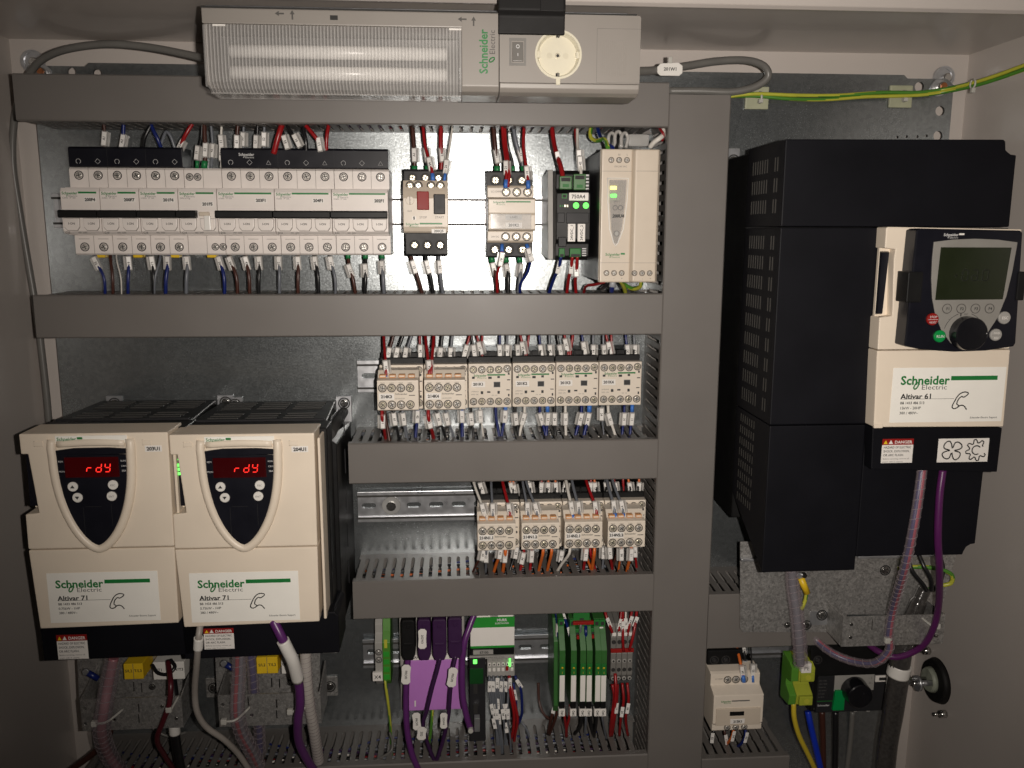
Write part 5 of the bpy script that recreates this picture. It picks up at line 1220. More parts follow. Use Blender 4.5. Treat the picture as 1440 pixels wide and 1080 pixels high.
x, z = at(1206, 975, 72); b = MB(); b.cyl(x, z, 62, 80, 15.5, BLACK_G, 40, r1=14, bev=1); b.dome(x+3, z+4, 80, 1, .5, DKGREY, 10, 2); b.build('knob', t)
b = MB(); a_, c_, e, f = rect(1152, 954, 1174, 998, 64)
for k in range(6): b.text(('250 V AC', '690 V 80A', '50/60 Hz', 'IEC 60947', 'AC-23A', 'Ith 80 A')[k], a_+1, f-4-k*4, 62.3, 2.2, INKG, 'l')
b.box(a_, c_, e+9.5, e+10.3, 62, 62.4, GREEN_P); b.text('Schneider', a_+1, e+5, 62.5, 3.2, INKL, 'l', .01, fit=14); b.build('lettering', t)
b = MB(); a_, c_, e, f = rect(1233, 952, 1249, 960, 66); b.box(a_, c_, e, f, 62, 64, WHITE, .3); b.box(a_+4, c_-1, e+2, f-2, 64, 64.2, INK); b.build('id_label', t)
for k in range(5): a_, z_ = at(1150+k*18, 1001, 62); b = MB(); b.box(a_-2, a_+2, z_-1, z_+1.4, 55, 60.5, LGREY, .3); b.build('bottom_tab', t)
screw(t, *at(1150, 928, 76), 76, 3.6, DKGREY)
# interlock shaft through the right wall
def wallpt(px, py, X=569):
    v = ray(px, py); tt = X/v.x; return V(X, v.z*tt, CD-v.y*tt), v.z*tt, CD-v.y*tt
_, gz, gd = wallpt(1319, 957)
t = thing('wall_grommet', 'round rubber grommet with a pale core in the right cabinet wall', 'grommet', 569, gz-20, gd)
b = MB()
def xcyl(b, x0, x1, z, d, r, m, n=28, r1=None):
    r1 = r1 or r
    A = [(x0, z+r*math.sin(2*math.pi*k/n), d+r*math.cos(2*math.pi*k/n)) for k in range(n)]; B = [(x1, z+r1*math.sin(2*math.pi*k/n), d+r1*math.cos(2*math.pi*k/n)) for k in range(n)]
    b.loft(A, B, m, smooth=True)
xcyl(b, 569.4, 562, gz, gd, 27, RUBBER, 36, 24); b.build('rubber_ring', t)
b = MB(); xcyl(b, 562.4, 557, gz, gd-3, 16, GASKET, 30, 13); b.build('core', t)
b = MB(); xcyl(b, 470, 556, gz+1, gd-4, 2.2, STEEL, 16); b.build('shaft', t)
b = MB(); xcyl(b, 500, 540, gz-4, gd-12, 7, RAIL, 20); xcyl(b, 495, 500, gz-4, gd-12, 9, RAIL, 6); b.build('coupling', t)
b = MB(); xcyl(b, 556, 540, gz+2, gd+8, 3.4, RAIL, 14); xcyl(b, 541, 538, gz+2, gd+8, 9, RAIL, 24); xcyl(b, 538, 533, gz+2, gd+8, 3, STEEL, 12); b.build('wing_bolt', t)
for i, (px, py) in enumerate(((1307, 915), (1330, 1004))):
    _, z, d = wallpt(px, py); b = MB(); xcyl(b, 569, 561, z, d, 4.6, STEEL, 6, 4.4); xcyl(b, 561, 554, z, d, 2.2, STEEL, 12)
    tag(b.build('wall_bolt', origin=V(569, z, d)), ('hexagonal bolt in the right wall above the grommet', 'hexagonal bolt in the right wall below the grommet')[i], 'bolt', 'wall bolts by the grommet')

# ---------------------------------------------------------------- sleeved cables of the lower part
def sleeve(label, pts, r, core=None, ring=6.0, m=CONDUIT, cores=None):
    P = spline([W(*q) for q in pts], 10); t = bpy.data.objects.new('sleeved_cable', None); COL.objects.link(t); t.location = P[-1]; ORIG[t.name] = P[-1].copy(); t.empty_display_size = .01
    tag(t, label, 'sleeved cable', 'cables in spiral sleeves')
    b = MB(); b.tube(P, r, m, 16, caps=False); b.build('sleeve', t)
    for (off, rr, cm) in (cores or ((0, r*.55, core or PURPLE),)):
        b = MB(); b.tube([p+Vector((off*.001, 0, 0)) for p in P], rr, cm, 10); b.build('inner_cable', t)
    # ridge that winds round the sleeve
    L = [0]
    for i in range(1, len(P)): L.append(L[-1]+(P[i]-P[i-1]).length*1000)
    H = []; s = 0
    while s < L[-1]:
        i = max(1, next((j for j in range(1, len(P)) if L[j] >= s), len(P)-1)); f = (s-L[i-1])/max(1e-6, L[i]-L[i-1])
        p = P[i-1].lerp(P[i], f); tt = (P[i]-P[i-1]).normalized(); a = Vector((0, -1, 0)); a = (a-tt*a.dot(tt)).normalized(); c = tt.cross(a)
        ang = 2*math.pi*s/ring; H.append(p+(a*math.cos(ang)+c*math.sin(ang))*r*.001*1.01); s += ring/10
    b = MB(); b.tube(H, .38, CONRING, 4, caps=False); b.build('spiral_ridge', t)
    return t
sleeve('wide clear spiral sleeve hanging from the big black drive to the earth block', [(1114, 800, 100), (1115, 825, 100), (1120, 860, 104), (1124, 900, 106), (1126, 935, 104)], 7.6, GREYW, 8)
sleeve('spiral sleeved violet cable hanging in front of the big black drive, left of two', [(1297, 660, 194), (1290, 710, 199), (1282, 755, 200), (1272, 800, 186), (1256, 855, 140), (1250, 890, 132), (1250, 915, 128), (1230, 932, 120), (1200, 930, 105), (1170, 918, 92), (1148, 900, 78), (1136, 880, 72)], 4.6, cores=((-.8, 2.0, BLUEW), (1.2, 2.3, mat('sleeve_red', (.38, .03, .06), .4))), ring=9)
vc('dark violet cable hanging in front of the big black drive, right of two', [(1326, 660, 194), (1321, 700, 197), (1319, 755, 198), (1321, 800, 188), (1320, 850, 150), (1312, 885, 135), (1295, 910, 122), (1262, 924, 110), (1235, 916, 98), (1215, 900, 80)], 3.4, mat('cable_plum', (.085, .012, .085), .34))
sleeve('spiral sleeve with pink cable under the left beige drive', [(160, 925, 110), (152, 965, 112), (146, 1000, 118), (143, 1030, 112), (152, 1060, 90), (172, 1090, 70)], 8.6, mat('cable_pink', (.30, .12, .14), .4), 9)
sleeve('spiral sleeve with red and grey wires under the right beige drive', [(337, 910, 104), (336, 950, 108), (334, 1000, 114), (340, 1030, 104), (356, 1060, 84), (370, 1090, 66)], 7.6, cores=((-2, 2.2, REDW), (2, 2.2, GREYW)), ring=9)
sleeve('thin spiral sleeve behind the terminal strip of the right drive', [(352, 915, 80), (356, 950, 82), (358, 985, 80), (364, 1020, 74), (366, 1060, 60)], 6, BLUEW, 8)
cable('grey_cable', 'pale grey cable hanging from between the beige drives', [(282, 876, 172), (279, 900, 178), (277, 930, 168), (274, 970, 145), (277, 1000, 135), (290, 1022, 125), (315, 1040, 115), (335, 1060, 100), (352, 1085, 85)], 3.0, CABLEW)
x, z = at(280, 906, 168); b = MB(); b.cyl(x, 166, z-6, z+8, 3.7, WPLAS, 14, ax='z'); 
for v in b.bm.verts: pass
o = b.build('cable_marker'); bpy.data.objects.remove(o)
cable('cable_marker', 'white sleeve marker round the pale cable between the drives', [(279.5, 897, 177), (278.5, 913, 175)], 4.4, WPLAS, group='round white sleeve markers', cat='cable marker')
vc('bright violet cable hanging from the right beige drive past a white sleeve', [(384, 872, 176), (398, 900, 180), (412, 930, 174), (420, 960, 160), (422, 990, 150), (419, 1015, 140), (421, 1045, 122), (436, 1075, 100), (450, 1095, 85)], 4.4)
cable('cable_marker', 'long white sleeve marker on the bright violet cable', [(398, 901, 180), (405, 915, 178), (412, 930, 174), (419, 956, 162)], 5.9, WPLAS, group='round white sleeve markers', cat='cable marker')
sleeve('off-white corrugated sleeve at the right of the right beige drive', [(429, 910, 120), (431, 950, 120), (435, 990, 116), (442, 1030, 104), (448, 1070, 84)], 5.6, CABLEW, 5, m=mat('offwhite_sleeve', (.42, .39, .36), .4))
cable('black_cable', 'black cable with a white collar under the left beige drive', [(236, 925, 70), (243, 965, 76), (246, 1000, 84), (246, 1030, 88), (250, 1060, 82), (256, 1090, 70)], 5, BLACKW)
cable('cable_marker', 'white collar on the black cable below the left bracket', [(245, 1018, 88), (246, 1032, 88)], 5.7, WPLAS, group='round white sleeve markers', cat='cable marker')
cable('motor_wire', 'dark red cable bowing down in front of the left bracket', [(236, 930, 90), (240, 960, 118), (238, 990, 122), (229, 1015, 120), (221, 1040, 112), (230, 1060, 96), (246, 1085, 76)], 2.7, mat('cable_maroon', (.085, .010, .016), .35))
cable('motor_wire', 'black wire loop over the white terminal strip of the left drive', [(214, 935, 92), (222, 946, 100), (236, 948, 104), (246, 938, 100), (240, 928, 90)], 1.8, BLACKW)
for i, (px, py, dx) in enumerate(((133, 1017, 14), (315, 1014, 14), (408, 1000, 14), (238, 997, 3), (1247, 900, 6), (1317, 880, -7))):
    d = 122 if i < 4 else 134; x, z = at(px, py, d)
    b = MB(); b.tube(spline([V(x+dx*1.6, z+5, d-16), V(x+dx*.9, z+1.0, d-1), V(x+dx*.3, z, d+1), V(x, z, d)], 4), 1.3, TIE, 6); b.box(x-3, x+3, z-3, z+3, d-2, d+3, TIE, 1.2, 2)
    tag(b.build('cable_tie', origin=V(x, z, d)), ('cable tie round the pink sleeve at the left bracket', 'cable tie round the red and grey sleeve', 'cable tie round the bright violet cable', 'cable tie on the dark red cable', 'cable tie on the sleeved cable at the big bracket', 'cable tie on the plum cable at the big bracket')[i], 'cable tie', 'white cable ties')
# thick clear-sleeved black cable on the right
cable('mains_cable', 'thick black mains cable in a clear hose at the lower right', [(1301, 825, 96), (1290, 850, 98), (1275, 890, 100), (1266, 925, 102), (1262, 960, 100), (1256, 1000, 96), (1248, 1045, 90), (1243, 1095, 84)], lambda s: 7 if s < .12 else 11 if s > .4 else 8+s*5, mat('hose_black', (.045, .042, .04), .16, coat=.5, var=.3, scale=300, bump=.4, bscale=300), 18)
cable('cable_marker', 'printed white band round the thick black mains cable', [(1266, 935, 102), (1262, 950, 101)], 11.8, WPLAS, 20, group='round white sleeve markers', cat='cable marker')
for i, pts in enumerate(([(1278, 790, 100), (1284, 805, 104), (1298, 822, 106), (1303, 832, 100)], [(1292, 780, 100), (1300, 798, 108), (1309, 815, 110), (1310, 830, 104)], [(1322, 782, 96), (1326, 800, 104), (1322, 818, 106), (1312, 830, 100)])):
    cable('motor_wire', ('left black motor wire entering the big drive from the mains cable', 'middle black motor wire under the big drive', 'right black motor wire curling under the big drive')[i], pts, 2.3, BLACKW, group='black motor wires')
cable('earth_wire', 'green and yellow earth wire looping beside the mains cable', [(1262, 800, 92), (1290, 797, 98), (1320, 800, 104), (1338, 808, 106), (1337, 820, 104), (1320, 824, 100), (1304, 830, 98)], 2.3, PEY, 12, 6, PEG)
x, z = at(1130, 817, 104); t = thing('earth_lug', 'yellow insulated cable lug hanging under the big black drive', 'cable lug', x, z, 96)
b = MB(); b.tube([W(1126, 812, 104), W(1135, 834, 104)], 3.6, YELLOW, 12); b.build('yellow_sleeve', t); b = MB(); b.tube(spline([W(1134, 834, 104), W(1132, 845, 104), W(1127, 857, 104)], 4), 2.0, PEG, 10, m2=PEY); b.build('wire', t)
b = MB(); xx, zz = at(1124, 809, 104); b.cyl(xx, zz, 102, 106, 3.4, RAIL, 14, bev=.4); b.cyl(xx+4, zz+1, 104, 109, 3.0, STEEL, 6, bev=.5); b.build('ring', t)
cable('earth_wire', 'yellow-green wire hanging from the earth block', [(1116, 988, 76), (1117, 1010, 78), (1124, 1035, 76), (1136, 1060, 72), (1150, 1090, 66)], 2.8, mat('wire_yellow', (.55, .42, .03), .38), 12, 6, None)
cable('mains_wire', 'blue mains wire hanging beside the main switch', [(1136, 1000, 40), (1140, 1020, 44), (1147, 1050, 46), (1156, 1090, 46)], 3.6, mat('wire_bright_blue', (.006, .03, .42), .36))
cable('mains_wire', 'brown mains wire hanging under the main switch', [(1156, 1000, 40), (1157, 1030, 40), (1158, 1090, 40)], 3.4, BROWNW)
cable('mains_wire', 'black mains wire hanging under the main switch', [(1175, 1000, 40), (1175, 1040, 40), (1174, 1090, 40)], 3.6, BLACKW)
cable('grey_cable', 'thin grey cable hanging at the right of the black mains wire', [(1199, 1000, 5), (1196, 1040, 2), (1190, 1090, 0)], 3, CABLEG)
cable('earth_wire', 'green and yellow wire from the X4 terminal into the bottom trunking', [(541, 948, 44), (543, 968, 49), (546, 990, 49), (549, 1020, 44), (550, 1045, 40), (552, 1070, 30)], 1.6, PEG, 10, 6, PEY)
cable('earth_wire', 'green and yellow wire below the violet module', [(608, 998, 40), (607, 1015, 42), (605, 1035, 40), (600, 1060, 34)], 1.7, PEY, 10, 6, PEG)

for i, pts in enumerate(([(757, 960, 20), (758, 985, 26), (764, 1003, 34), (774, 1012, 40)], [(716, 1010, 20), (733, 1015, 30), (744, 1035, 36), (748, 1060, 34)], [(500, 1082, 60), (545, 1060, 66), (552, 1045, 60), (548, 1030, 50)], [(96, 1085, 60), (128, 1062, 64), (150, 1040, 60), (160, 1010, 40)], [(205, 1000, 30), (214, 1022, 40), (236, 1035, 40), (262, 1030, 30)])):
    cable('loose_wire', ('brown wire sagging at the left end of the relay row', 'grey wire curling above the bottom trunking', 'thin grey wire lying along the bottom trunking edge', 'dark brown cable lying across the lower left corner', 'dim grey wire looping behind the left steel bracket')[i], pts, (1.5, 1.3, 1.3, 3.4, 1.6)[i], (BROWNW, GREYW, CABLEG, BROWNW, CABLEG)[i], cat='wire', group='loose wires near the bottom')
# ---------------------------------------------------------------- wiring
WG = 'single wires of the cabinet'
T8 = dict(tags=(9,))
# above the breakers: they come out of the trunking (z 105 inside it) and drop behind the comb covers
wires('above the breaker row', WG, [
 ('brown', [(147, 212, 40), (147, 195, 42), (146, 170, 42)], dict(tags=(10,), r=1.7)),
 ('blue', [(172, 212, 40), (173, 195, 42), (174, 170, 42)], dict(tags=(9,), r=1.9)),
 ('black', [(201, 212, 40), (203, 195, 44), (209, 182, 44), (216, 168, 42)], dict(r=1.9)),
 ('blue', [(228, 212, 40), (222, 196, 44), (215, 182, 44), (210, 168, 42)], dict(r=1.9)),
 ('grey', [(247, 212, 40), (240, 192, 42), (233, 186, 42), (226, 206, 40), (224, 214, 40)], dict(r=1.6)),
 ('red', [(251, 214, 42), (256, 200, 46), (263, 186, 48), (273, 170, 46)], dict(tags=(6,), r=2.0)),
 ('brown', [(287, 236, 42), (289, 215, 44), (288, 195, 44), (287, 170, 42)], dict(fer='g', tags=(15,), r=2.2)),
 ('black', [(277, 236, 40), (278, 215, 42), (283, 195, 40), (284, 170, 40)], dict(fer='g', tags=(12,), r=1.4)),
 ('grey', [(297, 236, 40), (299, 212, 38), (298, 190, 38), (296, 170, 38)], dict(tags=(16,), r=1.5)),
 ('white', [(311, 236, 38), (312, 212, 36), (311, 192, 36), (312, 170, 36)], dict(tags=(12, 24), r=1.3)),
 ('brown', [(333, 214, 42), (333, 196, 42), (335, 170, 42)], dict(tags=(9,), r=2.0)),
 ('grey', [(342, 214, 36), (342, 196, 36), (343, 170, 36)], dict(tags=(10,), r=1.5)),
 ('black', [(359, 214, 42), (361, 196, 42), (363, 170, 42)], dict(tags=(9,), r=2.0)),
 ('grey', [(371, 214, 36), (371, 196, 36), (372, 170, 36)], dict(tags=(10,), r=1.5)),
 ('red', [(385, 216, 50), (389, 200, 52), (393, 186, 52), (399, 168, 48)], dict(r=2.9)),
 ('black', [(406, 214, 46), (402, 200, 50), (397, 184, 48), (392, 168, 44)], dict(tags=(10,), r=1.6)),
 ('black', [(426, 214, 46), (418, 198, 50), (408, 184, 48), (400, 168, 44)], dict(tags=(10,), r=1.7)),
 ('black', [(431, 216, 48), (430, 198, 50), (427, 184, 48), (428, 168, 44)], dict(r=2.1)),
 ('red', [(451, 216, 48), (448, 200, 50), (438, 186, 50), (424, 170, 46)], dict(r=2.0, tags=(8,))),
 ('red', [(459, 216, 48), (459, 202, 50), (460, 188, 50), (464, 168, 46)], dict(r=1.9)),
])
# under the breakers
low = [('blue', 133, 148, 1.5, 1), ('brown', 155, 159, 1.6, 0), ('white', 163, 171, .7, 0), ('blue', 182, 180, 1.6, 1), ('black', 214, 216, 1.4, 1), ('grey', 226, 217, 1.2, 0), ('blue', 238, 233, 1.9, 1), ('grey', 265, 262, 1.9, 1), ('blue', 309, 316, 1.8, 1), ('brown', 323, 334, 1.8, 1), ('brown', 346, 351, 1.8, 1), ('black', 366, 364, 1.7, 1), ('grey', 393, 393, 1.7, 1), ('brown', 420, 419, 1.8, 1), ('black', 443, 448, 1.8, 1), ('grey', 464, 472, 1.5, 1)]
its = [(c, [(a, 354, 34), (a+(e-a)*.25, 370, 42), (e-(e-a)*.1, 392, 46), (e, 422, 42)], dict(r=r, tags=(13,) if tg else ())) for c, a, e, r, tg in low]
its += [('brown', [(489, 355, 38), (491, 372, 42), (497, 395, 46), (501, 422, 42)], dict(r=1.9, fer='g', tags=(16,))), ('black', [(514, 355, 38), (514, 372, 42), (514, 395, 46), (512, 422, 42)], dict(r=2.0, fer='g', tags=(16,))), ('grey', [(537, 355, 38), (538, 372, 42), (539, 395, 46), (541, 422, 42)], dict(r=2.0, fer='g', tags=(15,)))]
wires('below the breaker row', WG, its)
wires('above the red and black motor switch', WG, [
 ('brown', [(583, 243, 42), (583, 225, 44), (582, 205, 44), (579, 168, 40)], dict(r=2.3, fer='g', tags=(17,))),
 ('black', [(601, 243, 40), (600, 225, 42), (598, 205, 42), (595, 168, 40)], dict(r=1.9, fer='g', tags=(17,))),
 ('red', [(609, 254, 62), (607, 238, 60), (602, 220, 54), (597, 200, 50), (594, 168, 44)], dict(r=1.6, fer='b', tags=(14,))),
 ('red', [(620, 243, 40), (621, 225, 42), (620, 205, 44), (620, 168, 40)], dict(r=2.3, tags=(16,))),
 ('white', [(625, 254, 62), (627, 238, 60), (630, 220, 52), (633, 200, 46), (638, 168, 40)], dict(r=1.1, fer='b', tags=(14,)))])
wires('below the red and black motor switch', WG, [
 ('brown', [(577, 357, 44), (581, 372, 46), (588, 392, 46), (596, 422, 42)], dict(r=2.0, tags=(12,))),
 ('black', [(598, 357, 44), (601, 372, 46), (606, 392, 46), (610, 422, 42)], dict(r=2.0, tags=(12,))),
 ('grey', [(617, 357, 44), (618, 372, 46), (620, 392, 46), (624, 422, 42)], dict(r=1.9, tags=(12,)))])
wires('above the top row contactor', WG, [
 ('brown', [(699, 243, 40), (699, 228, 42), (696, 205, 44), (693, 168, 40)], dict(r=2.4, fer='g', tags=(15,))),
 ('black', [(711, 243, 38), (709, 225, 40), (707, 205, 42), (705, 168, 40)], dict(r=1.7)),
 ('red', [(711, 263, 66), (712, 245, 64), (711, 222, 58), (708, 200, 50), (706, 168, 44)], dict(r=1.7, fer='b', tags=(18,))),
 ('red', [(714, 263, 66), (716, 245, 64), (714, 222, 58), (711, 200, 50), (709, 168, 44)], dict(r=1.7)),
 ('black', [(722, 243, 38), (720, 226, 40), (714, 205, 42), (711, 168, 40)], dict(r=1.6, fer='g')),
 ('grey', [(737, 243, 38), (733, 222, 40), (726, 202, 42), (720, 168, 40)], dict(r=2.2, tags=(16,), fer='g')),
 ('red', [(743, 264, 66), (742, 248, 64), (738, 222, 56), (736, 200, 50), (738, 168, 44)], dict(r=1.7, fer='b', tags=(14,)))])
wires('below the top row contactor', WG, [
 ('brown', [(691, 360, 38), (693, 372, 40), (698, 392, 44), (701, 422, 42)], dict(r=2.4, fer='g', tags=(14,))),
 ('red', [(706, 345, 56), (705, 365, 60), (699, 388, 52), (700, 422, 42)], dict(r=1.4, fer='b', tags=(12,))),
 ('black', [(711, 360, 38), (713, 374, 40), (715, 392, 44), (714, 422, 42)], dict(r=2.3, fer='g', tags=(13,))),
 ('grey', [(730, 360, 38), (732, 374, 40), (731, 392, 44), (728, 422, 42)], dict(r=2.2, fer='g', tags=(14,))),
 ('blue', [(741, 345, 56), (746, 362, 60), (742, 382, 54), (732, 400, 48), (731, 422, 42)], dict(r=1.5, fer='b', tags=(10,)))])
wires('above the black fuse module', WG, [
 ('red', [(792, 254, 90), (789, 236, 84), (782, 214, 66), (778, 195, 54), (775, 168, 44)], dict(r=2.4, tags=(24,), tkind='paper')),
 ('red', [(815, 236, 70), (813, 214, 62), (810, 192, 50), (809, 168, 42)], dict(r=1.7)),
 ('white', [(818, 252, 88), (815, 225, 80), (812, 205, 62), (812, 168, 44)], dict(r=1.5, tags=(14, 24)))])
wires('below the black fuse module', WG, [
 ('blue', [(789, 360, 86), (786, 376, 80), (778, 394, 64), (768, 424, 48)], dict(r=1.7, tags=(12,), tkind='paper')),
 ('red', [(805, 360, 86), (803, 376, 80), (799, 396, 64), (796, 424, 48)], dict(r=1.7, tags=(12,), tkind='paper')),
 ('red', [(812, 360, 86), (811, 376, 80), (809, 396, 64), (811, 424, 48)], dict(r=1.7, tags=(16,)))])
wires('above the tall power supply', WG, [
 ('gy', [(855, 208, 100), (850, 196, 86), (838, 198, 70), (830, 190, 60), (834, 166, 50)], dict(r=2.0)),
 ('blue', [(862, 208, 96), (852, 200, 84), (843, 190, 66), (838, 168, 50)], dict(r=1.9)),
 ('black', [(867, 209, 96), (869, 198, 84), (874, 190, 66), (878, 168, 50)], dict(r=1.9)),
 ('white', [(914, 207, 60), (920, 200, 64), (928, 194, 66), (934, 188, 62), (932, 180, 58)], dict(r=2.6)),
 ('red', [(931, 198, 62), (933, 190, 66), (930, 184, 64), (922, 172, 50)], dict(r=1.4))])
for i, (px, py) in enumerate(((861, 196), (870, 194), (879, 196))):
    P = spline([W(px-5, 208, 92), W(px-5, py-4, 88), W(px, py-9, 84), W(px+4, py-2, 84), W(px+1, 208, 86)], 5); b = MB(); b.tube(P, 1.7, SLEEVE, 8)
    tag(b.build('clear_loop', origin=P[0]), ('left', 'middle', 'right')[i]+' clear sleeve loop over the power supply', 'sleeve', 'clear sleeve loops')
b = MB(); a, c, e, f = rect(884, 188, 913, 206, 55); b.box(a, c, e, f, 20, 55, mat('clear_bag', (.55, .54, .52), .2, alpha=.6), 2.5, 2); tag(b.build('clear_cover', origin=V(a, e, 30)), 'crumpled clear plastic between the trunking and the power supply', 'cover')
wires('below the tall power supply', WG, [
 ('red', [(850, 396, 100), (838, 400, 86), (825, 402, 70), (821, 412, 52), (823, 424, 46)], dict(r=1.5)),
 ('black', [(855, 396, 104), (852, 402, 100), (846, 406, 90)], dict(r=2.0)),
 ('blue', [(862, 394, 104), (861, 402, 104), (860, 410, 98)], dict(r=2.4, fer='y')),
 ('gy', [(872, 394, 98), (876, 401, 86), (879, 410, 70), (880, 424, 52)], dict(r=2.1)),
 ('gy', [(902, 394, 98), (900, 403, 88), (890, 406, 76), (878, 400, 68), (872, 394, 66)], dict(r=2.1))])
# second row
def uprow(spec, y1, y0, d1, d0, ymid=None):
    out = []
    for q in spec:
        c, a, e = q[:3]; o = dict(q[3]) if len(q) > 3 else {}
        d = o.pop('d', d1); yy = o.pop('y', y1); o.setdefault('r', 1.35)
        out.append((c, [(a, yy, d), (a+(e-a)*.12, yy+(y0-yy)*.28, d*.96), (a+(e-a)*.65, yy+(y0-yy)*.68, (d+d0)/2), (e, y0, d0)], o))
    return out
B9 = dict(fer='b', tags=(13,))
wires('above the second row of contactors', WG, uprow([
 ('red', 543, 539, dict(d=84, y=538, fer='b', r=1.5, tags=(13,))), ('brown', 545, 556, dict(tags=(9,), r=1.7)), ('black', 556, 570, dict(tags=(9,), r=1.7)), ('grey', 569, 582, dict(tags=(9,), r=1.7)),
 ('red', 591, 590, B9), ('red', 604, 597, dict(d=84, y=538, fer='b', r=1.6, tags=(13,))), ('red', 606, 611, dict(d=84, y=536, r=1.6)), ('brown', 611, 610, dict(tags=(10,), r=1.6)), ('black', 619, 623, dict(tags=(9,), r=1.7)), ('grey', 633, 637, dict(tags=(9,), r=1.6)),
 ('red', 652, 663, dict(fer='b', tags=(12,))), ('black', 668, 661, B9), ('red', 679, 668, dict(fer='b', tags=(16,))), ('red', 677, 679, dict(d=44, y=498)),
 ('blue', 703, 703, B9), ('grey', 713, 713, B9), ('black', 727, 729, B9), ('red', 739, 730, dict(fer='b', tags=(14,))), ('red', 740, 745, dict(fer='b')),
 ('blue', 762, 757, B9), ('grey', 774, 772, B9), ('black', 789, 782, B9), ('red', 800, 792, dict(fer='b', tags=(20,))), ('red', 801, 807, dict(fer='b', r=1.6)),
 ('blue', 823, 817, dict(fer='b', tags=(14,))), ('grey', 834, 834, B9), ('grey', 849, 848, dict(fer='b', tags=(12,))), ('red', 860, 850, dict(fer='b', tags=(14,))), ('red', 861, 859, dict(fer='b')),
 ('blue', 883, 879, B9), ('grey', 893, 891, B9)], 512, 460, 46, 40))
def downrow(spec, y0, y1, d0, d1):
    out = []
    for q in spec:
        c, a, e = q[:3]; o = dict(q[3]) if len(q) > 3 else {}; d = o.pop('d', d0); yy = o.pop('y', y0); o.setdefault('r', 1.4)
        out.append((c, [(a, yy, d), (a+(e-a)*.1, yy+(y1-yy)*.3, d*1.02), (a+(e-a)*.6, yy+(y1-yy)*.66, (d+d1)/2), (e, y1, d1)], o))
    return out
D8 = dict(tags=(12,))
wires('below the second row of contactors', WG, downrow([
 ('red', 537, 543, dict(d=84, y=576, r=1.7, tags=(13,))), ('brown', 541, 548, dict(r=1.7)), ('black', 553, 562, dict(tags=(13,), d=60)), ('grey', 566, 573, dict(r=1.8, tags=(12,), d=56)), ('blue', 587, 584, dict(fer='b', tags=(11,), r=1.7)),
 ('red', 602, 611, dict(d=84, y=576, r=1.9, tags=(12,))), ('black', 614, 629, dict(tags=(13,), d=60)), ('grey', 627, 640, dict(tags=(12,), d=56)), ('blue', 650, 650, dict(fer='b', tags=(11,), r=1.8)),
 ('black', 662, 667, D8), ('white', 675, 681, dict(r=.9, tags=(11,))), ('blue', 697, 703, dict(r=1.5)), ('blue', 711, 704, dict(fer='b', tags=(11,), r=1.5)), ('black', 724, 731, dict(tags=(13,), r=1.7)), ('white', 738, 728, dict(tags=(14,), r=1.6)),
 ('blue', 759, 770, dict(tags=(12,), r=1.6)), ('blue', 770, 768, dict(fer='b', tags=(13,), r=1.6)), ('black', 780, 781, dict(tags=(12,), r=1.5)), ('white', 795, 796, dict(tags=(12,), r=1.6)),
 ('blue', 818, 807, dict(tags=(12,), r=1.7)), ('blue', 829, 819, dict(fer='b', tags=(13,), r=1.9)), ('grey', 846, 850, dict(tags=(9,), r=.9)), ('white', 855, 868, dict(tags=(12,), r=1.6)),
 ('blue', 878, 874, dict(tags=(12,), r=1.4)), ('blue', 889, 885, dict(fer='b', tags=(12,), r=1.5))], 570, 622, 48, 52))
# third row
wires('above the third row of contactors', WG, uprow([
 ('white', 682, 662, dict(d=84, y=737, r=1.4, fer='b', tags=(13,))), ('black', 680, 672, dict(fer='b', tags=(12,))), ('grey', 693, 690, dict(d=84, y=737, fer='b', tags=(13,))), ('red', 718, 704, dict(d=84, y=737, r=1.7, fer='b', tags=(15,))), ('orange', 723, 714, dict(tags=(12,), fer='b')), ('orange', 725, 720, dict(tags=(10,))),
 ('grey', 743, 733, dict(d=84, y=735, fer='b', tags=(13,))), ('grey', 756, 736, dict(d=84, y=735, fer='b', tags=(14,))), ('white', 748, 741, dict(tags=(12,), r=1)), ('red', 761, 762, dict(fer='b', tags=(12,))), ('orange', 771, 771, dict(fer='b', tags=(12,))), ('orange', 783, 780, dict(fer='b', tags=(11,))),
 ('white', 805, 794, dict(d=84, y=733, r=1.7, fer='b', tags=(13,))), ('grey', 815, 802, dict(d=84, y=733, r=1.6, fer='b', tags=(14,))), ('red', 793, 797, dict(fer='b', tags=(13,))), ('red', 840, 821, dict(d=84, y=733, r=1.7, fer='b', tags=(13,))), ('orange', 838, 835, dict(tags=(12,), fer='b')), ('red', 829, 832, dict(fer='b', tags=(11,))),
 ('grey', 865, 851, dict(d=84, y=731, r=1.7, fer='b', tags=(13,))), ('grey', 877, 858, dict(d=84, y=731, r=1.6, fer='b', tags=(13,))), ('grey', 855, 850, dict(fer='b', tags=(12,))), ('red', 867, 862, dict(tags=(11,))), ('red', 877, 876, dict(fer='b')), ('orange', 888, 882, dict(fer='b', tags=(12,))), ('orange', 898, 899, dict(fer='b', tags=(11,)))], 704, 664, 46, 40))
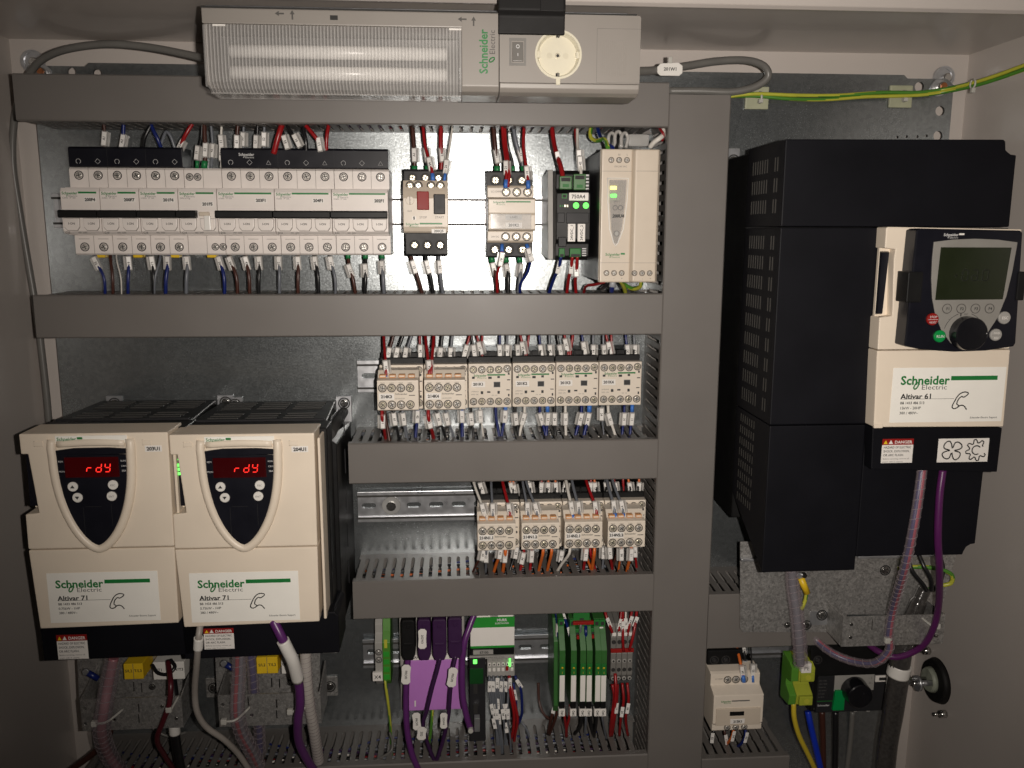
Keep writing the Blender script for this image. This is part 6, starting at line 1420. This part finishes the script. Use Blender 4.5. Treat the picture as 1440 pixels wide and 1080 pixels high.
wires('below the third row of contactors', WG, downrow([
 ('brown', 680, 664, dict(tags=(8,), d=74)), ('black', 672, 668, dict(d=50)), ('grey', 684, 683, dict(tags=(11,), d=76)), ('orange', 704, 694, dict(r=1.7, tags=(5,), d=76)), ('orange', 711, 707, dict(r=1.9, tags=(9,), d=76)), ('brown', 716, 705, dict(d=60)),
 ('black', 726, 716, dict(d=50, tags=(6,))), ('red', 737, 731, dict(r=1.6, tags=(12,), d=56)), ('red', 748, 745, dict(r=1.6, tags=(10,), d=56)), ('orange', 764, 757, dict(r=1.7, d=76)), ('orange', 776, 769, dict(r=1.7, d=76)),
 ('black', 790, 786, dict(r=1.7, d=50, tags=(9,))), ('white', 802, 782, dict(r=1.6, d=76)), ('red', 824, 820, dict(r=1.6, tags=(7,), d=70)), ('orange', 822, 833, dict(r=1.5, d=70)), ('orange', 836, 832, dict(r=1.9, d=76)), ('red', 830, 838, dict(r=1.5, d=60)),
 ('grey', 849, 847, dict(tags=(6,), d=60)), ('red', 857, 862, dict(r=1.6, tags=(6,), d=76)), ('brown', 868, 859, dict(d=60)), ('orange', 874, 869, dict(r=1.2, tags=(8,), d=76)), ('orange', 888, 881, dict(r=1.8, tags=(8,), d=76)), ('red', 893, 896, dict(r=1.3, tags=(5,), d=60))], 768, 806, 60, 56))
# bottom row
its = []
for i in range(10):
    rw = random.Random(i); a = 688+i*2.9; e = 699+i*2.1+rw.uniform(-3, 3); tj = rw.uniform(0, 9)
    its.append(('grey' if i not in (4, 8) else ('grey', 'black')[i == 8], [(a, 950+(i % 2)*3, 52), (a+.5, 975, 56), (a+(e-a)*.5+rw.uniform(-3, 3), 1010, 50+rw.uniform(0, 12)), (e, 1040, 52), (e+1, 1078, 40)], dict(r=1.25, tags=(6+tj*.3, 26+tj, 46+tj)[:2+(i % 4 == 0)] if i % 2 == 0 else (30+tj,), tkind='paper')))
its += [('red', [(716, 950, 54), (718, 975, 58), (723, 1005, 58), (721, 1030, 52), (714, 1050, 40)], dict(r=1.8, tags=(6,), tkind='paper')), ('red', [(719, 965, 54), (724, 990, 60), (728, 1012, 58), (724, 1035, 48), (722, 1052, 36)], dict(r=1.7)),
        ('blue', [(724, 950, 54), (732, 968, 58), (734, 990, 58), (733, 1008, 54), (724, 1028, 44), (718, 1045, 34)], dict(r=1.5, tags=(8,), tkind='paper')), ('blue', [(722, 960, 50), (725, 980, 54), (726, 1000, 50), (722, 1022, 40)], dict(r=1.3, tags=(10,), tkind='paper'))]
wires('below the bus coupler', WG, its)
wires('above the green relays', WG, [
 ('blue', [(787, 905, 62), (785, 890, 58), (783, 868, 46), (780, 852, 40)], dict(r=1.8, tags=(12,))),
 ('blue', [(804, 903, 62), (800, 888, 58), (794, 868, 46), (789, 852, 40)], dict(r=1.7, tags=(10, 26), tkind='paper')),
 ('blue', [(823, 903, 64), (824, 888, 68), (823, 870, 54), (822, 852, 40)], dict(r=1.9, tags=(22,), tkind='paper')),
 ('blue', [(845, 903, 64), (845, 888, 62), (842, 868, 48), (841, 852, 40)], dict(r=1.9, tags=(10, 24), tkind='paper')),
 ('grey', [(816, 890, 66), (817, 878, 66), (820, 862, 50), (821, 850, 40)], dict(r=1.2, tags=(16,), tkind='paper'))])
wires('above the grey stacked terminals', WG, [
 ('red', [(863, 894, 50), (859, 884, 52), (853, 868, 48), (849, 852, 40)], dict(r=1.6, tags=(18,), tkind='paper')),
 ('red', [(870, 894, 50), (871, 882, 50), (873, 868, 46), (874, 852, 40)], dict(r=1.6, tags=(14,), tkind='paper')),
 ('red', [(877, 916, 56), (876, 900, 58), (876, 880, 54), (876, 864, 46), (877, 850, 40)], dict(r=1.6, tags=(30,), tkind='paper')),
 ('red', [(882, 894, 50), (885, 880, 52), (888, 862, 46), (889, 850, 40)], dict(r=1.6, tags=(18,), tkind='paper')),
 ('red', [(885, 914, 56), (889, 900, 58), (893, 880, 54), (895, 864, 46), (896, 850, 40)], dict(r=1.7, tags=(34,), tkind='paper')),
 ('white', [(880, 888, 46), (880, 876, 50), (880, 862, 46), (881, 850, 40)], dict(r=1.1, tags=(12,), tkind='paper'))])
wires('below the relays and grey terminals', WG, [
 ('brown', [(783, 975, 50), (779, 995, 54), (774, 1015, 50), (770, 1032, 36)], dict(r=1.8, tags=(14,), tkind='paper')),
 ('brown', [(785, 975, 46), (784, 998, 52), (779, 1016, 48), (772, 1034, 34)], dict(r=1.8)),
 ('red', [(792, 992, 66), (794, 1008, 66), (796, 1024, 56), (797, 1036, 44)], dict(r=1.5)),
 ('red', [(802, 988, 66), (801, 1006, 66), (797, 1024, 56), (796, 1036, 44)], dict(r=1.5)),
 ('black', [(815, 990, 60), (818, 1008, 60), (816, 1022, 52), (808, 1032, 40)], dict(r=1.9)),
 ('grey', [(822, 990, 60), (824, 1010, 58), (823, 1026, 48), (822, 1040, 36)], dict(r=1.4)),
 ('black', [(832, 992, 62), (831, 1010, 62), (833, 1026, 52), (835, 1036, 40)], dict(r=1.7)),
 ('black', [(838, 992, 62), (839, 1010, 62), (837, 1026, 52), (835, 1038, 40)], dict(r=1.7)),
 ('grey', [(845, 992, 60), (847, 1010, 58), (850, 1026, 46), (853, 1040, 36)], dict(r=1.2)),
 ('red', [(865, 947, 54), (866, 965, 60), (865, 990, 62), (861, 1015, 56), (858, 1036, 40)], dict(r=1.9)),
 ('red', [(861, 962, 54), (864, 980, 58), (861, 1005, 60), (859, 1020, 52), (858, 1036, 40)], dict(r=1.9)),
 ('red', [(868, 962, 54), (867, 985, 60), (864, 1010, 58), (860, 1036, 40)], dict(r=1.9, tags=(24,), tkind='paper')),
 ('red', [(875, 960, 54), (877, 985, 60), (873, 1010, 56), (871, 1036, 40)], dict(r=1.6, tags=(28,), tkind='paper')),
 ('red', [(882, 960, 54), (884, 985, 60), (880, 1010, 56), (883, 1036, 40)], dict(r=1.6, tags=(28,), tkind='paper'))])
wires('around the lone beige contactor', WG, [
 ('black', [(1014, 936, 56), (1015, 925, 54), (1013, 900, 44), (1011, 885, 36)], dict(r=2.2, fer='y', tags=(16,), tkind='paper')),
 ('black', [(1032, 936, 56), (1032, 925, 54), (1028, 900, 44), (1026, 885, 36)], dict(r=2.2, fer='y', tags=(16,), tkind='paper')),
 ('orange', [(1046, 958, 76), (1043, 940, 72), (1038, 918, 60), (1032, 895, 44), (1030, 885, 38)], dict(r=1.7, fer='b', tags=(10,))),
 ('black', [(1048, 936, 52), (1047, 922, 52), (1042, 900, 44), (1040, 885, 36)], dict(r=2.0, fer='y', tags=(16,), tkind='paper')),
 ('black', [(1059, 958, 74), (1058, 942, 72), (1056, 915, 60), (1054, 890, 44)], dict(r=.9, fer='b', tags=(12,))),
 ('orange', [(1032, 1022, 60), (1030, 1034, 64), (1024, 1044, 56), (1018, 1050, 44)], dict(r=1.6, tags=(9,), tkind='paper')),
 ('blue', [(1048, 1022, 60), (1048, 1036, 66), (1042, 1046, 62), (1034, 1052, 50)], dict(r=1.7, tags=(9,), tkind='paper')),
 ('black', [(1006, 1020, 50), (1002, 1034, 54), (998, 1046, 46)], dict(r=1.4, tags=(12,), tkind='paper')),
 ('brown', [(1018, 1022, 50), (1020, 1036, 54), (1022, 1050, 46)], dict(r=1.4, tags=(12,), tkind='paper'))])
